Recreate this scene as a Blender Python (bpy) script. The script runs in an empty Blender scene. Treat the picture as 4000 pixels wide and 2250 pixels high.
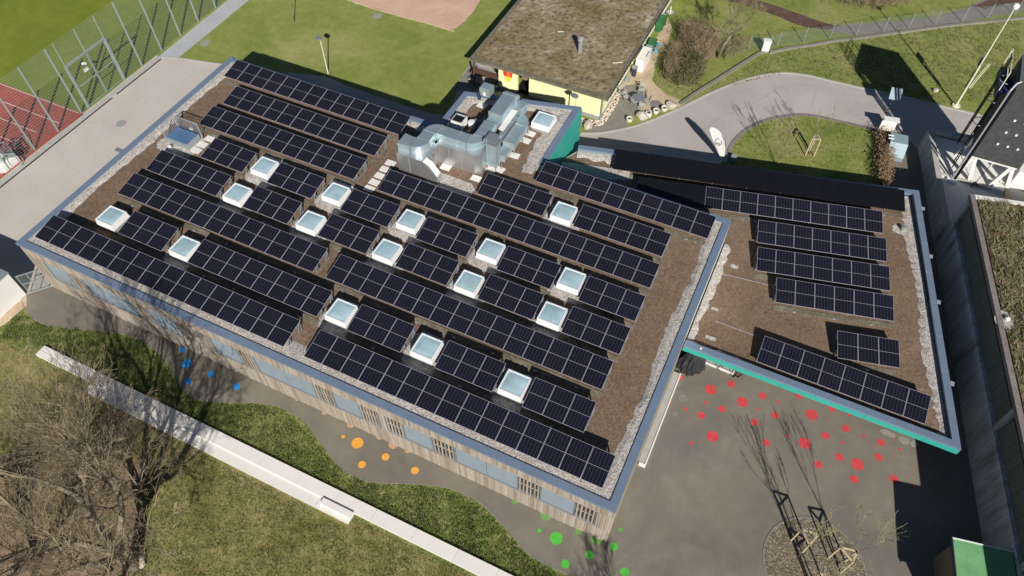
import bpy, bmesh, math, random
import numpy as np
from mathutils import Vector, Matrix

# ---------------------------------------------------------------- scene, camera, sky, sun, exposure
C = bpy.context.scene.collection
SC = bpy.context.scene
cam_data = bpy.data.cameras.new('camera')
cam_data.sensor_width = 36.0
cam_data.lens = 25.893
cam_data.clip_start = 0.5
cam_data.clip_end = 2000
cam = bpy.data.objects.new('camera', cam_data)
C.objects.link(cam)
YAW, PITCH, ROLL = -0.441482, 0.925968, 0.00235
fw = Vector((math.sin(YAW) * math.cos(PITCH), math.cos(YAW) * math.cos(PITCH), -math.sin(PITCH)))
rt = Vector((math.cos(YAW), -math.sin(YAW), 0))
up = rt.cross(fw)
r2 = rt * math.cos(ROLL) + up * math.sin(ROLL)
u2 = -rt * math.sin(ROLL) + up * math.cos(ROLL)
mw = Matrix((r2, u2, -fw)).transposed().to_4x4()
mw.translation = Vector((10.983, -21.384, 38.507))
cam.matrix_world = mw
SC.camera = cam

SUN_AZ, SUN_EL = math.radians(146.0), math.radians(32.2)     # azimuth from +y towards +x
world = bpy.data.worlds.new('World')
SC.world = world
world.use_nodes = True
wn = world.node_tree.nodes
wl = world.node_tree.links
sky = wn.new('ShaderNodeTexSky')
sky.sky_type = 'NISHITA'
sky.sun_disc = False
sky.sun_elevation = SUN_EL
sky.sun_rotation = SUN_AZ
sky.air_density = 0.7      # crisp clear air: deep blue sky, dark shadows
sky.dust_density = 0.2
sky.ozone_density = 1.5
wl.new(sky.outputs[0], wn['Background'].inputs[0])
wn['Background'].inputs[1].default_value = 0.05
sd = bpy.data.lights.new('sun', 'SUN')
sd.energy = 5.0
sd.angle = math.radians(0.53)
sd.color = (1.0, 0.95, 0.88)
sun = bpy.data.objects.new('sun', sd)
C.objects.link(sun)
sv = Vector((math.sin(SUN_AZ) * math.cos(SUN_EL), math.cos(SUN_AZ) * math.cos(SUN_EL), math.sin(SUN_EL)))
sun.rotation_euler = sv.to_track_quat('Z', 'Y').to_euler()
SC.view_settings.view_transform = 'Standard'
SC.view_settings.look = 'None'
SC.view_settings.gamma = 1.0
SC.view_settings.use_curve_mapping = False
SC.view_settings.exposure = 0.12

RND = random.Random(7)
PI = math.pi

# ---------------------------------------------------------------- helpers: objects
def wm(o):
    """world matrix from the object's own settings, before any depsgraph update"""
    b = Matrix.LocRotScale(o.location, o.rotation_euler, o.scale)
    return wm(o.parent) @ o.matrix_parent_inverse @ b if o.parent else b

def link(o, parent=None, world=False):
    C.objects.link(o)
    if parent is not None:
        o.parent = parent
        if world: o.matrix_parent_inverse = wm(parent).inverted()
    return o

def tag(o, label=None, cat=None, group=None, kind=None):
    if label: o['label'] = label
    if cat: o['category'] = cat
    if group: o['group'] = group
    if kind: o['kind'] = kind
    return o

def thing(name, label, cat, loc=(0, 0, 0), rz=0.0, group=None):
    o = bpy.data.objects.new(name, None)
    o.empty_display_size = 0.3
    link(o)
    o.location = loc if len(loc) == 3 else (loc[0], loc[1], 0)
    o.rotation_euler = (0, 0, rz)
    return tag(o, label, cat, group)

def mesh_of(name, V, F, mats, fm=None, smooth=False):
    me = bpy.data.meshes.new(name)
    me.from_pydata([tuple(v) for v in V], [], F)
    for m in (mats if isinstance(mats, (list, tuple)) else [mats]):
        me.materials.append(m)
    if fm is not None:
        me.polygons.foreach_set('material_index', fm)
    if smooth:
        me.polygons.foreach_set('use_smooth', [True] * len(me.polygons))
    me.update()
    return me

class MB:
    """collects boxes, prisms, tubes into one mesh"""
    def __init__(s):
        s.V = []; s.F = []; s.M = []
    def add(s, V, F, m=0):
        k = len(s.V)
        s.V += [tuple(v) for v in V]
        s.F += [tuple(i + k for i in f) for f in F]
        s.M += [m] * len(F)
    def box(s, x0, y0, z0, x1, y1, z1, m=0, rz=0.0, c=None):
        V = [(x0, y0, z0), (x1, y0, z0), (x1, y1, z0), (x0, y1, z0), (x0, y0, z1), (x1, y0, z1), (x1, y1, z1), (x0, y1, z1)]
        if rz:
            cx, cy = c if c else ((x0 + x1) / 2, (y0 + y1) / 2)
            ca, sa = math.cos(rz), math.sin(rz)
            V = [(cx + (x - cx) * ca - (y - cy) * sa, cy + (x - cx) * sa + (y - cy) * ca, z) for x, y, z in V]
        s.add(V, [(0, 3, 2, 1), (4, 5, 6, 7), (0, 1, 5, 4), (1, 2, 6, 5), (2, 3, 7, 6), (3, 0, 4, 7)], m)
        return s
    def prism(s, P, z0, z1, m=0, mtop=None):
        n = len(P)
        a = sum(P[i][0] * P[(i + 1) % n][1] - P[(i + 1) % n][0] * P[i][1] for i in range(n))
        if a < 0: P = P[::-1]
        zt = z1 if isinstance(z1, (list, tuple)) else [z1] * n
        V = [(x, y, z0) for x, y in P] + [(p[0], p[1], zt[i]) for i, p in enumerate(P)]
        s.add(V, [tuple(range(n - 1, -1, -1))], m)
        s.add(V, [tuple(range(n, 2 * n))], m if mtop is None else mtop)
        s.add(V, [(i, (i + 1) % n, (i + 1) % n + n, i + n) for i in range(n)], m)
        return s
    def hexa(s, V, m=0):
        s.add(V, [(0, 3, 2, 1), (4, 5, 6, 7), (0, 1, 5, 4), (1, 2, 6, 5), (2, 3, 7, 6), (3, 0, 4, 7)], m)
        return s
    def bar(s, a, b, w, h=None, m=0):
        """rectangular bar from a to b"""
        a, b = Vector(a), Vector(b)
        h = h or w
        d = (b - a).normalized()
        ref = Vector((0, 0, 1)) if abs(d.z) < 0.95 else Vector((1, 0, 0))
        x = d.cross(ref).normalized() * (w / 2)
        y = x.cross(d).normalized() * (h / 2)
        V = [a - x - y, a + x - y, a + x + y, a - x + y, b - x - y, b + x - y, b + x + y, b - x + y]
        s.add(V, [(0, 3, 2, 1), (4, 5, 6, 7), (0, 1, 5, 4), (1, 2, 6, 5), (2, 3, 7, 6), (3, 0, 4, 7)], m)
        return s
    def tube(s, P, r, n=8, m=0, cap=True):
        P = [Vector(p) for p in P]
        R = r if isinstance(r, (list, tuple)) else [r] * len(P)
        rings = []
        prev = None
        for i, p in enumerate(P):
            d = (P[min(i + 1, len(P) - 1)] - P[max(i - 1, 0)]).normalized()
            if prev is None:
                ref = Vector((0, 0, 1)) if abs(d.z) < 0.9 else Vector((1, 0, 0))
                x = d.cross(ref).normalized()
            else:
                x = (prev - d * prev.dot(d))
                x = x.normalized() if x.length > 1e-6 else d.orthogonal().normalized()
            prev = x
            y = d.cross(x)
            rings.append([p + (x * math.cos(2 * PI * k / n) + y * math.sin(2 * PI * k / n)) * R[i] for k in range(n)])
        V = [v for g in rings for v in g]
        F = []
        for i in range(len(P) - 1):
            for k in range(n):
                F.append((i * n + k, i * n + (k + 1) % n, (i + 1) * n + (k + 1) % n, (i + 1) * n + k))
        if cap:
            F.append(tuple(range(n - 1, -1, -1)))
            F.append(tuple((len(P) - 1) * n + k for k in range(n)))
        s.add(V, F, m)
        return s
    def lathe(s, prof, c=(0, 0, 0), n=20, m=0):
        V = []
        for r, z in prof:
            V += [(c[0] + r * math.cos(2 * PI * k / n), c[1] + r * math.sin(2 * PI * k / n), c[2] + z) for k in range(n)]
        F = [(i * n + k, i * n + (k + 1) % n, (i + 1) * n + (k + 1) % n, (i + 1) * n + k) for i in range(len(prof) - 1) for k in range(n)]
        F.append(tuple(range(n - 1, -1, -1)))
        F.append(tuple((len(prof) - 1) * n + k for k in range(n)))
        s.add(V, F, m)
        return s
    def poly(s, P, z, m=0):
        n = len(P)
        a = sum(P[i][0] * P[(i + 1) % n][1] - P[(i + 1) % n][0] * P[i][1] for i in range(n))
        if a < 0: P = P[::-1]
        s.add([(x, y, z) for x, y in P], [tuple(range(n))], m)
        return s
    def build(s, name, mats, parent=None, loc=None, rz=None, smooth=False, kind=None, world=True):
        me = mesh_of(name, s.V, s.F, mats, s.M, smooth)
        o = bpy.data.objects.new(name, me)
        link(o, parent, world)
        if loc is not None: o.location = loc
        if rz is not None: o.rotation_euler = (0, 0, rz)
        if kind: o['kind'] = kind
        return o

def inst(name, me, parent=None, loc=(0, 0, 0), rot=(0, 0, 0), scale=None, world=False):
    o = bpy.data.objects.new(name, me)
    link(o, parent, world)
    o.location = loc
    o.rotation_euler = rot
    if scale: o.scale = scale
    return o

def sheet(name, P, z, m, parent=None, kind='structure'):
    return MB().poly(P, z).build(name, m, parent, kind=kind)

def jagged(P, amp, step, rnd=RND, closed=True):
    """resample an outline and make it uneven"""
    out = []
    n = len(P)
    for i in range(n if closed else n - 1):
        a, b = P[i], P[(i + 1) % n]
        L = math.hypot(b[0] - a[0], b[1] - a[1])
        k = max(1, int(L / step))
        nx, ny = (-(b[1] - a[1]) / max(L, 1e-6), (b[0] - a[0]) / max(L, 1e-6))
        for j in range(k):
            t = j / k
            q = rnd.uniform(-amp, amp)
            out.append((a[0] + (b[0] - a[0]) * t + nx * q, a[1] + (b[1] - a[1]) * t + ny * q))
    if not closed: out.append(P[-1])
    return out

def smooth_line(P, sub=6, closed=False):
    """Catmull-Rom through the points"""
    out = []
    n = len(P)
    rng = range(n) if closed else range(n - 1)
    for i in rng:
        g = lambda k: P[k % n] if closed else P[min(max(k, 0), n - 1)]
        p0, p1, p2, p3 = g(i - 1), g(i), g(i + 1), g(i + 2)
        for j in range(sub):
            t = j / sub
            out.append(tuple(0.5 * (2 * p1[c] + (p2[c] - p0[c]) * t + (2 * p0[c] - 5 * p1[c] + 4 * p2[c] - p3[c]) * t * t + (3 * p1[c] - p0[c] - 3 * p2[c] + p3[c]) * t ** 3) for c in (0, 1)))
    if not closed: out.append(P[-1])
    return out

def ribbon(mb, P, w, z, h=0.0, m=0, off=0.0):
    """a strip of width w along a polyline, as a thin slab when h > 0"""
    n = len(P)
    L, R = [], []
    for i in range(n):
        a = P[max(i - 1, 0)]; b = P[min(i + 1, n - 1)]
        d = math.hypot(b[0] - a[0], b[1] - a[1]) or 1
        nx, ny = -(b[1] - a[1]) / d, (b[0] - a[0]) / d
        L.append((P[i][0] + nx * (off + w / 2), P[i][1] + ny * (off + w / 2)))
        R.append((P[i][0] + nx * (off - w / 2), P[i][1] + ny * (off - w / 2)))
    V = [(x, y, z + h) for x, y in L] + [(x, y, z + h) for x, y in R]
    F = [(i, n + i, n + i + 1, i + 1) for i in range(n - 1)]
    if h > 0:
        V += [(x, y, z - 0.05) for x, y in L] + [(x, y, z - 0.05) for x, y in R]
        F += [(i, i + 1, 2 * n + i + 1, 2 * n + i) for i in range(n - 1)]
        F += [(n + i + 1, n + i, 3 * n + i, 3 * n + i + 1) for i in range(n - 1)]
        F += [(0, 2 * n, 3 * n, n), (n - 1, 2 * n - 1, 4 * n - 1, 3 * n - 1)]
    mb.add(V, F, m)

def subd(a, b, n):
    return [(a[0] + (b[0] - a[0]) * i / n, a[1] + (b[1] - a[1]) * i / n) for i in range(n + 1)]

# ---------------------------------------------------------------- helpers: materials
def newmat(name):
    m = bpy.data.materials.new(name)
    m.use_nodes = True
    nt = m.node_tree
    return m, nt.nodes, nt.links, nt.nodes['Principled BSDF']

def geo_pos(nt):
    return nt.nodes.new('ShaderNodeNewGeometry').outputs['Position']

def noise(nt, vec, scale, detail=4, rough=0.6, dist=0.0):
    n = nt.nodes.new('ShaderNodeTexNoise')
    n.inputs['Scale'].default_value = scale
    n.inputs['Detail'].default_value = detail
    n.inputs['Roughness'].default_value = rough
    n.inputs['Distortion'].default_value = dist
    if vec is not None: nt.links.new(vec, n.inputs['Vector'])
    return n.outputs['Fac']

def ramp(nt, fac, stops):
    r = nt.nodes.new('ShaderNodeValToRGB')
    e = r.color_ramp.elements
    while len(e) < len(stops): e.new(0.5)
    for i, (p, c) in enumerate(stops):
        e[i].position = p
        e[i].color = (*c, 1) if len(c) == 3 else c
    nt.links.new(fac, r.inputs[0])
    return r.outputs[0]

def mix(nt, fac, a, b, mode='MIX'):
    n = nt.nodes.new('ShaderNodeMix')
    n.data_type = 'RGBA'
    n.blend_type = mode
    for s, v in ((n.inputs[0], fac), (n.inputs[6], a), (n.inputs[7], b)):
        if hasattr(v, 'is_linked'): nt.links.new(v, s)
        elif isinstance(v, (int, float)): s.default_value = v
        else: s.default_value = (*v, 1)
    return n.outputs[2]

def math_(nt, op, a, b=None, c=None):
    n = nt.nodes.new('ShaderNodeMath')
    n.operation = op
    for i, v in enumerate((a, b, c)):
        if v is None: continue
        if hasattr(v, 'is_linked'): nt.links.new(v, n.inputs[i])
        else: n.inputs[i].default_value = v
    return n.outputs[0]

def bump(nt, bsdf, h, strength=0.5, dist=0.05):
    b = nt.nodes.new('ShaderNodeBump')
    b.inputs['Strength'].default_value = strength
    b.inputs['Distance'].default_value = dist
    nt.links.new(h, b.inputs['Height'])
    nt.links.new(b.outputs[0], bsdf.inputs['Normal'])

def plain(name, col, rough=0.7, metal=0.0, var=0.12, scale=3.0, bmp=0.0, bscale=40.0, spec=0.5):
    """one colour with gentle large and fine unevenness"""
    m, N, L, B = newmat(name)
    nt = m.node_tree
    p = geo_pos(nt)
    f1 = noise(nt, p, scale, 5, 0.65)
    f2 = noise(nt, p, scale * 9, 3, 0.6)
    f = math_(nt, 'ADD', math_(nt, 'MULTIPLY', f1, 0.65), math_(nt, 'MULTIPLY', f2, 0.35))
    lo = tuple(max(0, c * (1 - var * 2)) for c in col)
    hi = tuple(min(1, c * (1 + var * 2)) for c in col)
    L.new(ramp(nt, f, [(0.3, lo), (0.7, hi)]), B.inputs['Base Color'])
    B.inputs['Roughness'].default_value = rough
    B.inputs['Metallic'].default_value = metal
    B.inputs['Specular IOR Level'].default_value = spec
    if bmp: bump(nt, B, noise(nt, p, bscale, 3, 0.6), bmp, 0.02)
    return m

def ground_mat(name, stops, s1=0.5, s2=4.0, s3=22.0, w=(0.4, 0.3, 0.3), rough=0.95, bmp=0.6, bdist=0.05, blotch=None, clumps=None):
    """layered noise: large patches, clumps, grain"""
    m, N, L, B = newmat(name)
    nt = m.node_tree
    p = geo_pos(nt)
    a = noise(nt, p, s1, 4, 0.6, 0.6)
    b = noise(nt, p, s2, 4, 0.65)
    c = noise(nt, p, s3, 3, 0.7)
    f = math_(nt, 'ADD', math_(nt, 'MULTIPLY', a, w[0]), math_(nt, 'ADD', math_(nt, 'MULTIPLY', b, w[1]), math_(nt, 'MULTIPLY', c, w[2])))
    col = ramp(nt, f, stops)
    if blotch:
        bc, bs, b0, b1 = blotch
        k = ramp(nt, noise(nt, p, bs, 5, 0.7, 0.4), [(b0, (0, 0, 0)), (b1, (1, 1, 1))])
        col = mix(nt, k, col, bc)
    if clumps:
        cc, cs = clumps
        v = nt.nodes.new('ShaderNodeTexVoronoi')
        v.inputs['Scale'].default_value = cs
        wv = nt.nodes.new('ShaderNodeVectorMath'); wv.operation = 'ADD'
        nn_ = nt.nodes.new('ShaderNodeTexNoise'); nn_.inputs['Scale'].default_value = 3.0
        L.new(p, nn_.inputs['Vector'])
        sc_ = nt.nodes.new('ShaderNodeVectorMath'); sc_.operation = 'SCALE'; sc_.inputs['Scale'].default_value = 0.35
        L.new(nn_.outputs['Color'], sc_.inputs[0])
        L.new(p, wv.inputs[0]); L.new(sc_.outputs[0], wv.inputs[1]); L.new(wv.outputs[0], v.inputs['Vector'])
        sp = nt.nodes.new('ShaderNodeSeparateColor'); L.new(v.outputs['Color'], sp.inputs[0])
        r_ = math_(nt, 'ADD', v.outputs['Distance'], math_(nt, 'MULTIPLY', sp.outputs[0], 0.45))
        k = ramp(nt, r_, [(0.36, (.8, .8, .8)), (0.52, (0, 0, 0))])
        col = mix(nt, k, col, cc)
    L.new(col, B.inputs['Base Color'])
    B.inputs['Roughness'].default_value = rough
    B.inputs['Specular IOR Level'].default_value = 0.2
    bump(nt, B, f, bmp, bdist)
    return m

def gravel_mat(name, cols, scale, bmp=0.8):
    m, N, L, B = newmat(name)
    nt = m.node_tree
    p = geo_pos(nt)
    v = nt.nodes.new('ShaderNodeTexVoronoi')
    v.inputs['Scale'].default_value = scale
    L.new(p, v.inputs['Vector'])
    sep = nt.nodes.new('ShaderNodeSeparateColor')
    L.new(v.outputs['Color'], sep.inputs[0])
    f = math_(nt, 'ADD', math_(nt, 'MULTIPLY', sep.outputs[0], 0.7), math_(nt, 'MULTIPLY', noise(nt, p, 2.2, 4), 0.5))
    col = ramp(nt, f, cols)
    edge = ramp(nt, v.outputs['Distance'], [(0.35, (1, 1, 1)), (0.85, (0.5, 0.48, 0.45))])
    L.new(mix(nt, 1.0, col, edge, 'MULTIPLY'), B.inputs['Base Color'])
    B.inputs['Roughness'].default_value = 0.9
    inv = math_(nt, 'SUBTRACT', 1.0, v.outputs['Distance'])
    bump(nt, B, inv, bmp, 0.04)
    return m

MAT = {}
MAT['lawn'] = ground_mat('lawn_grass', [(0.32, (0.125, 0.165, 0.028)), (0.44, (0.190, 0.232, 0.054)), (0.52, (0.250, 0.280, 0.078)), (0.60, (0.335, 0.325, 0.130)), (0.70, (0.42, 0.39, 0.20))], 0.16, 1.6, 16, (0.46, 0.24, 0.30), bmp=0.3)
MAT['lawn_rough'] = ground_mat('rough_grass', [(0.38, (0.030, 0.058, 0.010)), (0.45, (0.080, 0.122, 0.022)), (0.50, (0.150, 0.180, 0.045)), (0.55, (0.240, 0.225, 0.095)), (0.66, (0.38, 0.33, 0.19))], 0.30, 3.0, 8, (0.20, 0.38, 0.42), bmp=0.6, bdist=0.08)
MAT['lawn_dull'] = ground_mat('dull_grass', [(0.38, (0.075, 0.085, 0.018)), (0.45, (0.155, 0.155, 0.042)), (0.50, (0.225, 0.205, 0.068)), (0.56, (0.300, 0.255, 0.110)), (0.66, (0.42, 0.35, 0.20))], 0.30, 2.2, 9, (0.30, 0.30, 0.40), bmp=0.5, bdist=0.05)
MAT['bank'] = ground_mat('bank_grass', [(0.34, (0.080, 0.120, 0.018)), (0.43, (0.150, 0.195, 0.038)), (0.50, (0.210, 0.245, 0.062)), (0.57, (0.295, 0.280, 0.110)), (0.68, (0.44, 0.40, 0.23))], 0.28, 2.2, 11, (0.34, 0.28, 0.38), bmp=0.5, bdist=0.06)
MAT['pitch'] = ground_mat('pitch_grass', [(0.32, (0.115, 0.155, 0.014)), (0.50, (0.175, 0.215, 0.026)), (0.62, (0.230, 0.250, 0.040)), (0.72, (0.31, 0.29, 0.08))], 0.16, 1.2, 14, (0.45, 0.25, 0.30), bmp=0.2)
MAT['litter'] = ground_mat('leaf_litter', [(0.36, (0.09, 0.065, 0.035)), (0.45, (0.19, 0.13, 0.085)), (0.52, (0.30, 0.205, 0.145)), (0.60, (0.40, 0.29, 0.22)), (0.70, (0.50, 0.40, 0.32))], 0.6, 5, 24, (0.25, 0.30, 0.45), bmp=1.0, bdist=0.06)
MAT['asphalt_light'] = ground_mat('sun_bleached_asphalt', [(0.35, (0.46, 0.42, 0.375)), (0.50, (0.53, 0.485, 0.435)), (0.65, (0.585, 0.54, 0.49))], 0.25, 2.5, 40, (0.45, 0.2, 0.35), rough=0.9, bmp=0.1, bdist=0.01)
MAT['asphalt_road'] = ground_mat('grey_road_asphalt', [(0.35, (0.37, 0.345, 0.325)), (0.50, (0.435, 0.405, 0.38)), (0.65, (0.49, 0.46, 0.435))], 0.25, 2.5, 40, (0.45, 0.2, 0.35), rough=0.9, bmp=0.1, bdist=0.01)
MAT['playground'] = ground_mat('worn_playground_asphalt', [(0.33, (0.140, 0.126, 0.104)), (0.45, (0.190, 0.172, 0.138)), (0.55, (0.228, 0.205, 0.160)), (0.68, (0.28, 0.255, 0.215))], 0.22, 1.6, 45, (0.50, 0.22, 0.28), rough=0.85, bmp=0.12, bdist=0.01, blotch=((0.165, 0.158, 0.145), 0.13, 0.52, 0.72))
MAT['paving'] = ground_mat('pale_paving', [(0.35, (0.33, 0.34, 0.35)), (0.50, (0.43, 0.44, 0.45)), (0.65, (0.52, 0.53, 0.54))], 0.6, 5, 30, (0.3, 0.3, 0.4), bmp=0.2, bdist=0.01)
MAT['patio'] = ground_mat('patio_pavers', [(0.35, (0.15, 0.145, 0.125)), (0.50, (0.23, 0.22, 0.19)), (0.65, (0.31, 0.29, 0.24))], 1.2, 6, 30, (0.3, 0.35, 0.35), bmp=0.3, bdist=0.02)
MAT['sand_path'] = ground_mat('trodden_sand', [(0.35, (0.36, 0.28, 0.18)), (0.50, (0.52, 0.41, 0.28)), (0.65, (0.66, 0.54, 0.39))], 0.8, 5, 26, (0.4, 0.3, 0.3), bmp=0.3, bdist=0.02)
MAT['sandpit'] = ground_mat('pink_clay_sand', [(0.35, (0.50, 0.31, 0.22)), (0.50, (0.62, 0.41, 0.31)), (0.65, (0.72, 0.51, 0.40))], 0.5, 5, 26, (0.35, 0.3, 0.35), bmp=0.3, bdist=0.02)
MAT['bark'] = ground_mat('bark_mulch', [(0.35, (0.05, 0.032, 0.024)), (0.50, (0.12, 0.075, 0.058)), (0.65, (0.22, 0.15, 0.12))], 0.8, 6, 26, (0.25, 0.3, 0.45), bmp=0.9, bdist=0.05)
MAT['gravel_path'] = ground_mat('grey_gravel_path', [(0.35, (0.14, 0.12, 0.115)), (0.50, (0.22, 0.195, 0.185)), (0.65, (0.32, 0.29, 0.27))], 0.6, 5, 28, (0.3, 0.3, 0.4), bmp=0.4, bdist=0.03)
MAT['track'] = ground_mat('red_track', [(0.35, (0.30, 0.055, 0.045)), (0.50, (0.40, 0.085, 0.065)), (0.65, (0.48, 0.125, 0.10))], 0.4, 4, 30, (0.4, 0.3, 0.3), bmp=0.1, bdist=0.01)
MAT['substrate'] = ground_mat('green_roof_substrate', [(0.35, (0.075, 0.050, 0.034)), (0.44, (0.145, 0.098, 0.066)), (0.52, (0.215, 0.150, 0.105)), (0.60, (0.285, 0.210, 0.155)), (0.70, (0.40, 0.32, 0.25))], 0.35, 5, 15, (0.20, 0.26, 0.54), bmp=0.5, bdist=0.03, blotch=((0.165, 0.150, 0.055), 0.55, 0.58, 0.80))
MAT['moss'] = ground_mat('mossy_ballast', [(0.35, (0.075, 0.062, 0.038)), (0.50, (0.175, 0.155, 0.110)), (0.65, (0.32, 0.30, 0.25))], 0.8, 5, 22, (0.3, 0.35, 0.35), bmp=0.6, bdist=0.03)
MAT['sedum'] = ground_mat('sedum_roof', [(0.36, (0.085, 0.075, 0.022)), (0.44, (0.185, 0.150, 0.065)), (0.51, (0.260, 0.205, 0.135)), (0.58, (0.37, 0.31, 0.22)), (0.68, (0.60, 0.54, 0.44))], 0.30, 2.6, 13, (0.34, 0.30, 0.36), bmp=0.3, bdist=0.04, clumps=((0.125, 0.085, 0.055), 2.4))
MAT['drygrass'] = ground_mat('dry_grass_roof', [(0.36, (0.060, 0.044, 0.022)), (0.46, (0.14, 0.105, 0.060)), (0.54, (0.21, 0.165, 0.10)), (0.66, (0.35, 0.30, 0.21))], 0.6, 3.5, 14, (0.25, 0.35, 0.40), bmp=0.7, bdist=0.1)
MAT['gravel'] = gravel_mat('pale_roof_gravel', [(0.1, (0.24, 0.215, 0.19)), (0.4, (0.44, 0.405, 0.37)), (0.75, (0.66, 0.62, 0.58)), (1.0, (0.86, 0.83, 0.79))], 20, 0.5)
MAT['mulch'] = gravel_mat('tree_pit_gravel', [(0.2, (0.10, 0.078, 0.052)), (0.5, (0.19, 0.155, 0.105)), (0.8, (0.29, 0.24, 0.17)), (1.0, (0.46, 0.40, 0.31))], 15, 0.5)
MAT['coping'] = plain('sky_tinted_coping_metal', (0.21, 0.275, 0.38), 0.45, 0.25, 0.05, 1.2)  # blue of the reflected sky put into the base colour
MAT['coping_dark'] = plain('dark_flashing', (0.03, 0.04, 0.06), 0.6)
MAT['steel'] = plain('sky_tinted_galvanised_sheet', (0.50, 0.63, 0.68), 0.40, 0.65, 0.08, 1.2)  # light blue sky reflection of the duct tops put into the colour
MAT['steel_side'] = plain('untinted_steel_sheet', (0.52, 0.53, 0.53), 0.36, 0.75, 0.10, 0.9)  # same sheet metal for upright faces, without the sky's blue
MAT['galv'] = plain('galvanised_steel', (0.40, 0.45, 0.45), 0.5, 0.5, 0.06, 3)
MAT['fence_green'] = plain('grey_green_coated_steel', (0.30, 0.37, 0.35), 0.5, 0.2, 0.05, 3)
MAT['wire'] = plain('fence_wire_steel', (0.36, 0.43, 0.40), 0.5, 0.3, 0.04, 3)
MAT['alu'] = plain('anodised_frame', (0.46, 0.46, 0.50), 0.4, 0.3, 0.03, 3)
MAT['white'] = plain('white_paint', (0.80, 0.79, 0.76), 0.55, 0, 0.02, 1.5)
MAT['white_plastic'] = plain('white_curb_plastic', (0.86, 0.86, 0.86), 0.35, 0, 0.01, 2)
MAT['concrete'] = plain('pale_concrete', (0.78, 0.76, 0.71), 0.85, 0, 0.03, 1.3, 0.1, 50)
MAT['concrete_mid'] = plain('grey_concrete', (0.42, 0.41, 0.38), 0.9, 0, 0.08, 1.5, 0.15, 40)
MAT['concrete_wall'] = ground_mat('stained_concrete_wall', [(0.35, (0.20, 0.23, 0.22)), (0.47, (0.33, 0.37, 0.36)), (0.55, (0.46, 0.50, 0.50)), (0.65, (0.58, 0.62, 0.64))], 0.35, 1.6, 20, (0.5, 0.35, 0.15), bmp=0.1, bdist=0.01)
def streaked(name, stops):
    m, N, L, B = newmat(name)
    nt = m.node_tree
    mp = nt.nodes.new('ShaderNodeMapping')
    mp.inputs['Scale'].default_value = (1.6, 1.6, 0.16)
    L.new(geo_pos(nt), mp.inputs['Vector'])
    f = math_(nt, 'ADD', math_(nt, 'MULTIPLY', noise(nt, mp.outputs[0], 1.4, 6, 0.72), 0.7), math_(nt, 'MULTIPLY', noise(nt, geo_pos(nt), 0.4, 3), 0.3))
    L.new(ramp(nt, f, stops), B.inputs['Base Color'])
    B.inputs['Roughness'].default_value = 0.9
    return m
MAT['concrete_wall'] = streaked('streaked_concrete_wall', [(0.34, (0.16, 0.18, 0.17)), (0.44, (0.34, 0.37, 0.36)), (0.53, (0.46, 0.49, 0.48)), (0.66, (0.62, 0.66, 0.66))])
MAT['dark_clad'] = plain('dark_cladding', (0.12, 0.14, 0.105), 0.8, 0, 0.12, 1.2)
MAT['turquoise'] = plain('turquoise_panel', (0.035, 0.38, 0.31), 0.5, 0, 0.04, 1.5)
MAT['blind'] = plain('grey_blue_blind_fabric', (0.225, 0.275, 0.315), 0.8, 0, 0.06, 2.2)
MAT['sill'] = plain('grey_window_sill', (0.26, 0.29, 0.31), 0.5, 0.3, 0.04, 2)
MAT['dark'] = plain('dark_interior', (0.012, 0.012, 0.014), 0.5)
MAT['black_tarp'] = plain('black_tarpaulin', (0.03, 0.032, 0.036), 0.42, 0, 0.2, 3, 0.6, 4)
MAT['yellow_wall'] = plain('pale_yellow_render', (0.90, 0.86, 0.48), 0.9, 0, 0.02, 1.2)
MAT['plinth'] = plain('grey_plinth', (0.30, 0.31, 0.30), 0.85, 0, 0.05, 2)
MAT['brown'] = plain('brown_painted_wood', (0.12, 0.065, 0.045), 0.7, 0, 0.08, 4)
MAT['greywood'] = plain('weathered_grey_slats', (0.42, 0.40, 0.36), 0.8, 0, 0.1, 4)
MAT['stake'] = plain('pale_stake_wood', (0.58, 0.46, 0.30), 0.8, 0, 0.1, 5)
MAT['stone'] = ground_mat('pale_boulder', [(0.35, (0.30, 0.26, 0.21)), (0.5, (0.52, 0.47, 0.40)), (0.65, (0.70, 0.66, 0.58))], 1.5, 6, 30, (0.4, 0.3, 0.3), bmp=0.6, bdist=0.04)
MAT['pebble'] = plain('pale_river_stone', (0.62, 0.52, 0.43), 0.85, 0, 0.2, 3)
MAT['pot'] = plain('cream_glazed_pot', (0.66, 0.66, 0.55), 0.5, 0, 0.05, 5)
MAT['soil'] = plain('dark_soil', (0.07, 0.055, 0.04), 0.95, 0, 0.2, 12)
MAT['bark_tree'] = ground_mat('tree_bark', [(0.35, (0.085, 0.070, 0.050)), (0.5, (0.20, 0.17, 0.125)), (0.65, (0.38, 0.34, 0.27))], 2, 8, 30, (0.3, 0.4, 0.3), bmp=0.5, bdist=0.03)
MAT['twig'] = plain('twig_bark', (0.25, 0.195, 0.125), 0.9, 0, 0.30, 1.5)
MAT['twig_green'] = plain('lichen_twigs', (0.24, 0.22, 0.11), 0.9, 0, 0.15, 1.5)
MAT['hedge'] = plain('dry_brown_twigs', (0.27, 0.185, 0.105), 0.95, 0, 0.2, 3)
MAT['bramble'] = plain('bramble_stems', (0.24, 0.18, 0.115), 0.95, 0, 0.42, 1.2)
MAT['leaf'] = plain('dull_evergreen_leaves', (0.085, 0.10, 0.035), 0.8, 0, 0.3, 3)
MAT['blade'] = plain('grass_blades', (0.135, 0.175, 0.038), 0.9, 0, 0.40, 1.1)
MAT['straw'] = plain('straw_blades', (0.26, 0.215, 0.140), 0.9, 0, 0.35, 1.2)
MAT['tower'] = plain('black_stained_boards', (0.060, 0.060, 0.063), 0.8, 0, 0.2, 3)
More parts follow.
